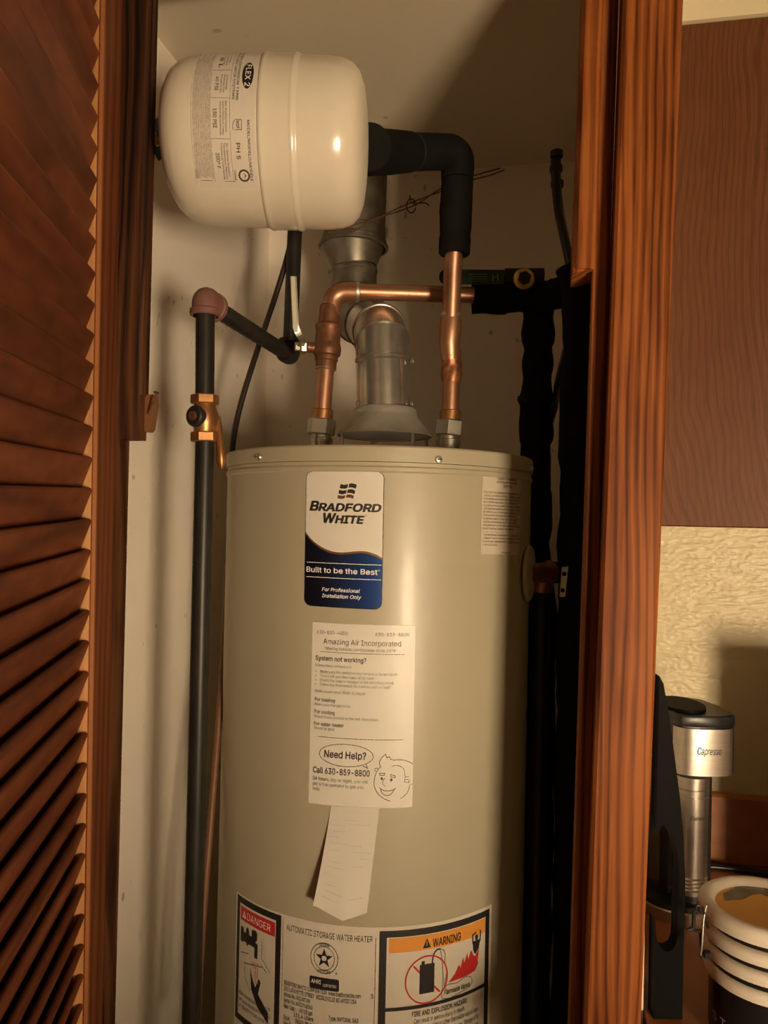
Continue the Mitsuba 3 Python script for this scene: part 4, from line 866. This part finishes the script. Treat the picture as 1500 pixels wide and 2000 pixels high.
# ------------------------------------------------------------------ kitchen at the right
ZT = .92
ctp = Polygon([(.113, .805), (.142, .805), (.142, .58), (1.6, .58), (1.6, YK), (.113, YK)])
ctp = Polygon([(.113, .58), (1.6, .58), (1.6, YK), (.113, YK)])
ck = thing('countertop', 'orange brown laminate countertop with pail and grinder beside the door post', 'countertop')
m = trimesh.creation.extrude_polygon(ctp, .036, engine='earcut'); m.apply_translation([0, 0, ZT - .036]); obj('slab', m, 'm_counter', ck, smooth=False)
zbs = Py(1400, 1553, YK - .018)[2]
obj('backsplash', rbox((.113, YK - .018, ZT), (1.6, YK, zbs), .003), 'm_counter', ck)
bc = thing('base_cabinet', 'brown base cabinet carrying the countertop', 'cabinet')
obj('body', trimesh.creation.box(bounds=[(.13, .62, .1), (1.6, YK - .001, ZT - .037)]), 'm_cabinet', bc, smooth=False)
for i in range(3): obj('door', rbox((.15 + i * .48, .602, .14), (.61 + i * .48, .62, ZT - .06), .003), 'm_cabinet', bc)
YC = .885
zcb = Py(1400, 1030, YC)[2]; zct = Py(1400, 41, YC)[2]
wc = thing('wall_cabinet', 'brown wood grained wall cabinet hanging above the counter right of the post', 'cabinet')
obj('body', trimesh.creation.box(bounds=[(.114, YC + .019, zcb + .001), (1.5, YK, zct - .001)]), 'm_cabinet', wc, smooth=False)
obj('door', rbox((.114, YC, zcb), (.72, YC + .018, zct), .0015), 'm_cabinet', wc)
obj('door', rbox((.724, YC, zcb), (1.5, YC + .018, zct), .0015), 'm_cabinet', wc)
slab('wall_soffit', (.112, YC - .004, zct + .001), (2.4, YK, 2.44), 'm_soffit')

# coffee grinder
gk = thing('coffee_grinder', 'slim steel and black coffee grinder standing on the counter behind the black board', 'coffee grinder')
GDp = .960
gc = P(1349, 1785, GDp); gx, gy = gc[0], gc[1]
s_ = GDp / F; gw = right0; gf = np.array([fwd[0], fwd[1], 0]) / np.linalg.norm(fwd[:2])
def gz(py): return P(1350, py, GDp)[2]
def gpt(a, b, z): return np.array([gx, gy, z]) + gw * a + gf * b
def gprism(out, z0, z1, inset=0.0, c=.003):
    o = np.array(out, float); m_ = o.mean(0); sh = lambda k: m_ + (o - m_) * (1 - k / np.abs(o - m_).max())
    P0 = [gpt(a, b, z) for (a, b), z in [(q, z0 + c) for q in o] + [(q, z1 - c) for q in o] + [(q, z0) for q in sh(c)] + [(q, z1) for q in sh(c)]]
    return hull(P0)
fr_ = [(-.034 + .002, -.026), (-.028, -.034), (-.015, -.038), (.010, -.038), (.026, -.035), (.0385, -.028), (.0405, -.018), (.0405, .015), (.031, .030), (.031, .055), (.0, .075), (-.036, .062), (-.036, 0)]
fr2 = [(a * .975, b * .975) for a, b in fr_]
obj('head', gprism(fr2, gz(1499), gz(1388), c=.002), 'm_black', gk)
front = [q for q in fr_ if q[1] < .0]
fp = np.array([gpt(a * 1.005, b * 1.005, gz(1497)) for a, b in fr_[:7]]); 
def ribbon(out, z0, z1, t=.0012):
    o = np.array(out); n = len(o); V = [gpt(a, b, z) for z in (z0, z1) for a, b in o] + [gpt(a * .97, b * .97, z) for z in (z0, z1) for a, b in o]; f = []
    for i in range(n - 1): f += [[i, i + 1, n + i + 1], [i, n + i + 1, n + i]]
    for i in range(n - 1): f += [[n + i, n + i + 1, 3 * n + i + 1], [n + i, 3 * n + i + 1, 3 * n + i], [i + 1, i, 2 * n + i], [i + 1, 2 * n + i, 2 * n + i + 1]]
    return tm(V, f)
th_ = np.linspace(0, 1, 9); ff = curve(np.array([(a, b, 0) for a, b in [(-.034, -.022), (-.028, -.034), (-.010, -.0395), (.012, -.0395), (.028, -.036), (.0335, -.033)]]), 24)[:, :2]
st = obj('steel_front', ribbon([(a * 1.01, b * 1.01) for a, b in ff], gz(1497), gz(1409)), 'm_steel', gk, smooth=60)
def gfront(zb, yoff):
    def f(x, y, off): return np.array([gpt(a, -.0402 - off, zb - b) for a, b in zip(np.atleast_1d(x), np.atleast_1d(y))])
    return f
obj('script_print', lift(txt('Capresso', -.012, 0, .0085, italic=.35, w=.029), gfront(gz(1456), 0), .0006), 'm_ink', gk, smooth=False)
fr3 = [(a * 1.0, b * 1.0) for a, b in fr_]
obj('lid', gprism(fr3, gz(1408), gz(1385), c=.003), 'm_black', gk)
el = [(.055 / 2 * math.cos(a) - .012, .040 * math.sin(a) + .012) for a in np.linspace(0, 2 * math.pi, 40)[:-1]]
obj('lid_cap', hull([gpt(a, b, gz(1385) + h) for h in (0, .004) for a, b in el]), 'm_black_matte', gk)
zcol0, zcol1 = gz(1735), gz(1503)
ro_ = lambda z: .0200 + .0012 * (z - zcol0) / (zcol1 - zcol0)
pr = [(.0, zcol0)]
for z in (1735,): pr.append((.0198, gz(z)))
for py in (1724, 1717, 1710, 1703): pr += [(.0200, gz(py + 2.2)), (.0215, gz(py)), (.0200, gz(py - 2.2))]
pr += [(.0205, gz(1640)), (.0214, gz(1548)), (.0206, gz(1547)), (.0214, gz(1546)), (.0215, gz(1534)), (.0206, gz(1533)), (.0215, gz(1532)), (.0216, gz(1510)), (.0195, gz(1506)), (0, gz(1506))]
o = gpt(-.004, -.004, 0)
obj('column', lathe(pr, (o[0], o[1], 0), (0, 0, 1), 48), 'm_steel', gk)
obj('column_print', lift(txt('Capresso', -.014, 0, .005, italic=.35, w=.018), lambda x, y, off: np.array([o + np.array([0, 0, gz(1588)]) + (.0219) * (math.sin((a + .006) / .0215) * gw - math.cos((a + .006) / .0215) * gf) + np.array([0, 0, -b]) for a, b in zip(np.atleast_1d(x), np.atleast_1d(y))]), 0), 'm_ink', gk, smooth=False)
obj('foot_block', lathe([(.0, gz(1762)), (.0215, gz(1762)), (.0210, gz(1735)), (0, gz(1735))], (o[0], o[1], 0), (0, 0, 1), 40), 'm_black', gk)
obj('stand', gprism([(.008, -.006), (.024, .0), (.024, .05), (-.04, .05), (-.04, .0), (-.02, -.002)], ZT + .012, gz(1500)), 'm_black', gk)
ob = gpt(-.013, .012, 0)
obj('base_ring', lathe([(0, ZT), (.0500, ZT), (.0505, ZT + .002), (.0505, ZT + .0135), (.0490, ZT + .0150), (0, ZT + .0150)], (ob[0], ob[1], 0), (0, 0, 1), 56), 'm_steel', gk)
obj('base_top', lathe([(0, ZT + .0152), (.0485, ZT + .0152), (.046, ZT + .020), (0, ZT + .024)], (ob[0], ob[1], 0), (0, 0, 1), 56), 'm_black', gk)

# black board with a hand hole
bd = [(1240, 1312), (1276, 1311), (1286, 1330), (1296, 1385), (1307, 1470), (1317, 1550), (1323, 1620), (1326, 1700), (1325, 1780), (1322, 1850), (1319, 1990), (1240, 1990)]
BD = .765
ctr = plan(0, 0)
def bproj(px, py): p = P(px, py, BD) - CAM; return (p @ right0, p[2] + CZ)
xlim = None
oo = np.array([bproj(*q) for q in bd]); 
hole = Polygon([bproj(x, y) for x, y in sm([(1268, 1640), (1290, 1600), (1309, 1640), (1311, 1760), (1310, 1812), (1303, 1835), (1290, 1841), (1276, 1828), (1269, 1795), (1267, 1740), (1268, 1640)], 60)])
yb0 = .835
def bworld(a, t):
    """board coordinate a (across), depth t -> world xy"""
    return plan(a, BD - .012 + t)
g = Polygon(oo).buffer(-.002).buffer(.002).difference(hole.buffer(-.001).buffer(.001))
# keep it right of the post's side and on the counter
amin = min(a for a in np.linspace(.20, .36, 400) if bworld(a, .030)[0] > .1135 and bworld(a, 0)[0] > .1135)
g = g.intersection(shapely.box(amin, ZT + .0005, 1, 3))
m = trimesh.creation.extrude_polygon(g, .016, engine='earcut'); v = m.vertices.copy()
m.vertices = np.array([[*bworld(a, t)[:2], z] for a, z, t in v]); m.fix_normals()
obj('cutting_board', m, 'm_black_matte', None, 'tall black board with a hand hole standing on the counter against the door post', 'board', smooth=25)

# pail
pk = thing('pail', 'small black pail with ribbed white rim and yellow picture lid at the bottom right', 'pail')
pc_ = P(1500, 1772, .73); zl = pc_[2] + .004; pxy = (pc_[0], pc_[1], 0); rp = .0605
obj('lid', lathe([(rp - .011, zl - .016), (rp, zl - .014), (rp + .0012, zl - .009), (rp + .0005, zl - .003), (rp - .004, zl), (rp - .010, zl - .0005), (rp - .0135, zl - .004), (rp - .0145, zl - .0065), (0, zl - .0065)], pxy, (0, 0, 1), 80), 'm_plastic_white', pk, smooth=50)
for i in range(3):
    z0 = zl - .0225 - i * .0175; r_ = rp - .002 - i * .0012
    obj('rib', lathe([(r_ - .006, z0 - .011), (r_ - .001, z0 - .0105), (r_, z0 - .007), (r_ - .0004, z0 - .003), (r_ - .003, z0), (r_ - .008, z0 + .0005)], pxy, (0, 0, 1), 80), 'm_plastic_white', pk, smooth=50)
rb_ = rp - .0095
obj('body', lathe([(0, ZT + .001), (rb_ - .003, ZT + .001), (rb_, ZT + .004), (rb_, zl - .012), (0, zl - .012)], pxy, (0, 0, 1), 80), 'm_black', pk)
zd = zl - .0063
def disc(x, y, off): return np.stack([pxy[0] + np.asarray(x), pxy[1] - np.asarray(y), np.full(np.shape(x), zd + off)], -1)
rd = rp - .0150
D0 = Point(0, 0).buffer(rd, quad_segs=16)
lk2 = obj('lid_picture', lift(poly(D0), disc, .0003), 'm_pail_orange', pk, smooth=False, label='orange yellow round picture on the lid')
def dd2(px, py): q = Pz(px, py, zd); return (q[0] - pxy[0], -(q[1] - pxy[1]))
wing = Polygon([dd2(*q) for q in [(1412, 1746), (1440, 1732), (1458, 1726), (1478, 1728), (1520, 1736), (1540, 1760), (1500, 1752), (1485, 1746), (1470, 1748), (1450, 1758), (1430, 1758), (1415, 1760)]]).buffer(0).intersection(D0)
arc = Polygon([dd2(*q) for q in [(1424, 1786), (1450, 1800), (1480, 1810), (1520, 1818), (1560, 1820), (1560, 1836), (1520, 1834), (1480, 1824), (1450, 1808)]]).buffer(0).intersection(D0)
wing2 = Polygon([dd2(*q) for q in [(1484, 1728), (1540, 1722), (1560, 1740), (1515, 1760), (1498, 1745)]]).buffer(0).intersection(D0)
obj('picture_shape', lift(poly(wing), disc, .0006), 'm_galv_old', lk2, smooth=False); obj('picture_shape', lift(poly(arc), disc, .0006), 'm_ink_grey', lk2, smooth=False)
obj('picture_shape', lift(poly(wing2), disc, .0008), 'm_bronze', lk2, smooth=False)
# wire bail and ear
ear = P(1372, 1775, .715)
obj('ear', cat(tube([P(1383, 1812, .712), P(1372, 1772, .708), P(1362, 1768, .708), P(1358, 1777, .708), P(1364, 1784, .708)], .0012, 10), tube([P(1356, 1776, .708), P(1354, 1812, .708), P(1346, 1815, .708), P(1368, 1818, .709), P(1372, 1860, .71), P(1368, 1868, .708)], .0018, 10),
               rbox(P(1381, 1864, .708) - .003, P(1381, 1864, .708) + .003, .0008)), 'm_iron', pk)
obj('bail', tube(curve(np.array([P(1368, 1866, .706), P(1372, 1830, .706), P(1374, 1800, .708), P(1380, 1768, .71)]), 16), .0010, 10), 'm_zinc', pk)
def pside(px, py, rr):
    d = ray(px, py); o_ = CAM[:2] - pc_[:2]; a = d[:2] @ d[:2]; b = 2 * o_ @ d[:2]; c = o_ @ o_ - rr * rr; disc_ = b * b - 4 * a * c
    q = CAM + d * ((-b - math.sqrt(max(disc_, 0))) / (2 * a)); return math.atan2(q[1] - pc_[1], q[0] - pc_[0]), q[2]
t0, z0 = pside(1393, 1978, rb_)
obj('side_print', lift(join2([txt('S T A R T', 0, .004, .0080, w=.055)]), lambda x, y, off: np.stack([pc_[0] + (rb_ + off) * np.cos(t0 + np.asarray(x) / rb_), pc_[1] + (rb_ + off) * np.sin(t0 + np.asarray(x) / rb_), z0 - np.asarray(y)], -1), .0004), 'm_ink_faint', pk, smooth=False)
# cord on the counter and the appliance whose shadow falls on the wall
kc = thing('power_cord', 'black power cord lying on the counter along the backsplash', 'cord')
obj('sheath', tube(curve(np.array([[.215, YK - .05, ZT + .005], [.26, YK - .040, ZT + .005], [.32, YK - .045, ZT + .005], [.40, YK - .06, ZT + .005], [.5, YK - .08, ZT + .005]]), 40), .0042, 12), 'm_black', kc)
ap = thing('canister', 'tall black storage canister on the counter right of the pail and grinder', 'canister')
obj('body', rbox((.325, .965, ZT + .001), (.50, 1.07, 1.205), .010), 'm_black', ap)
obj('lid', rbox((.322, .962, 1.206), (.503, 1.073, 1.23), .006), 'm_black_matte', ap)
obj('knob', lathe([(.008, 0), (.008, .008), (.016, .012), (.016, .022), (0, .026)], (.412, 1.017, 1.23), (0, 0, 1), 24), 'm_zinc', ap)
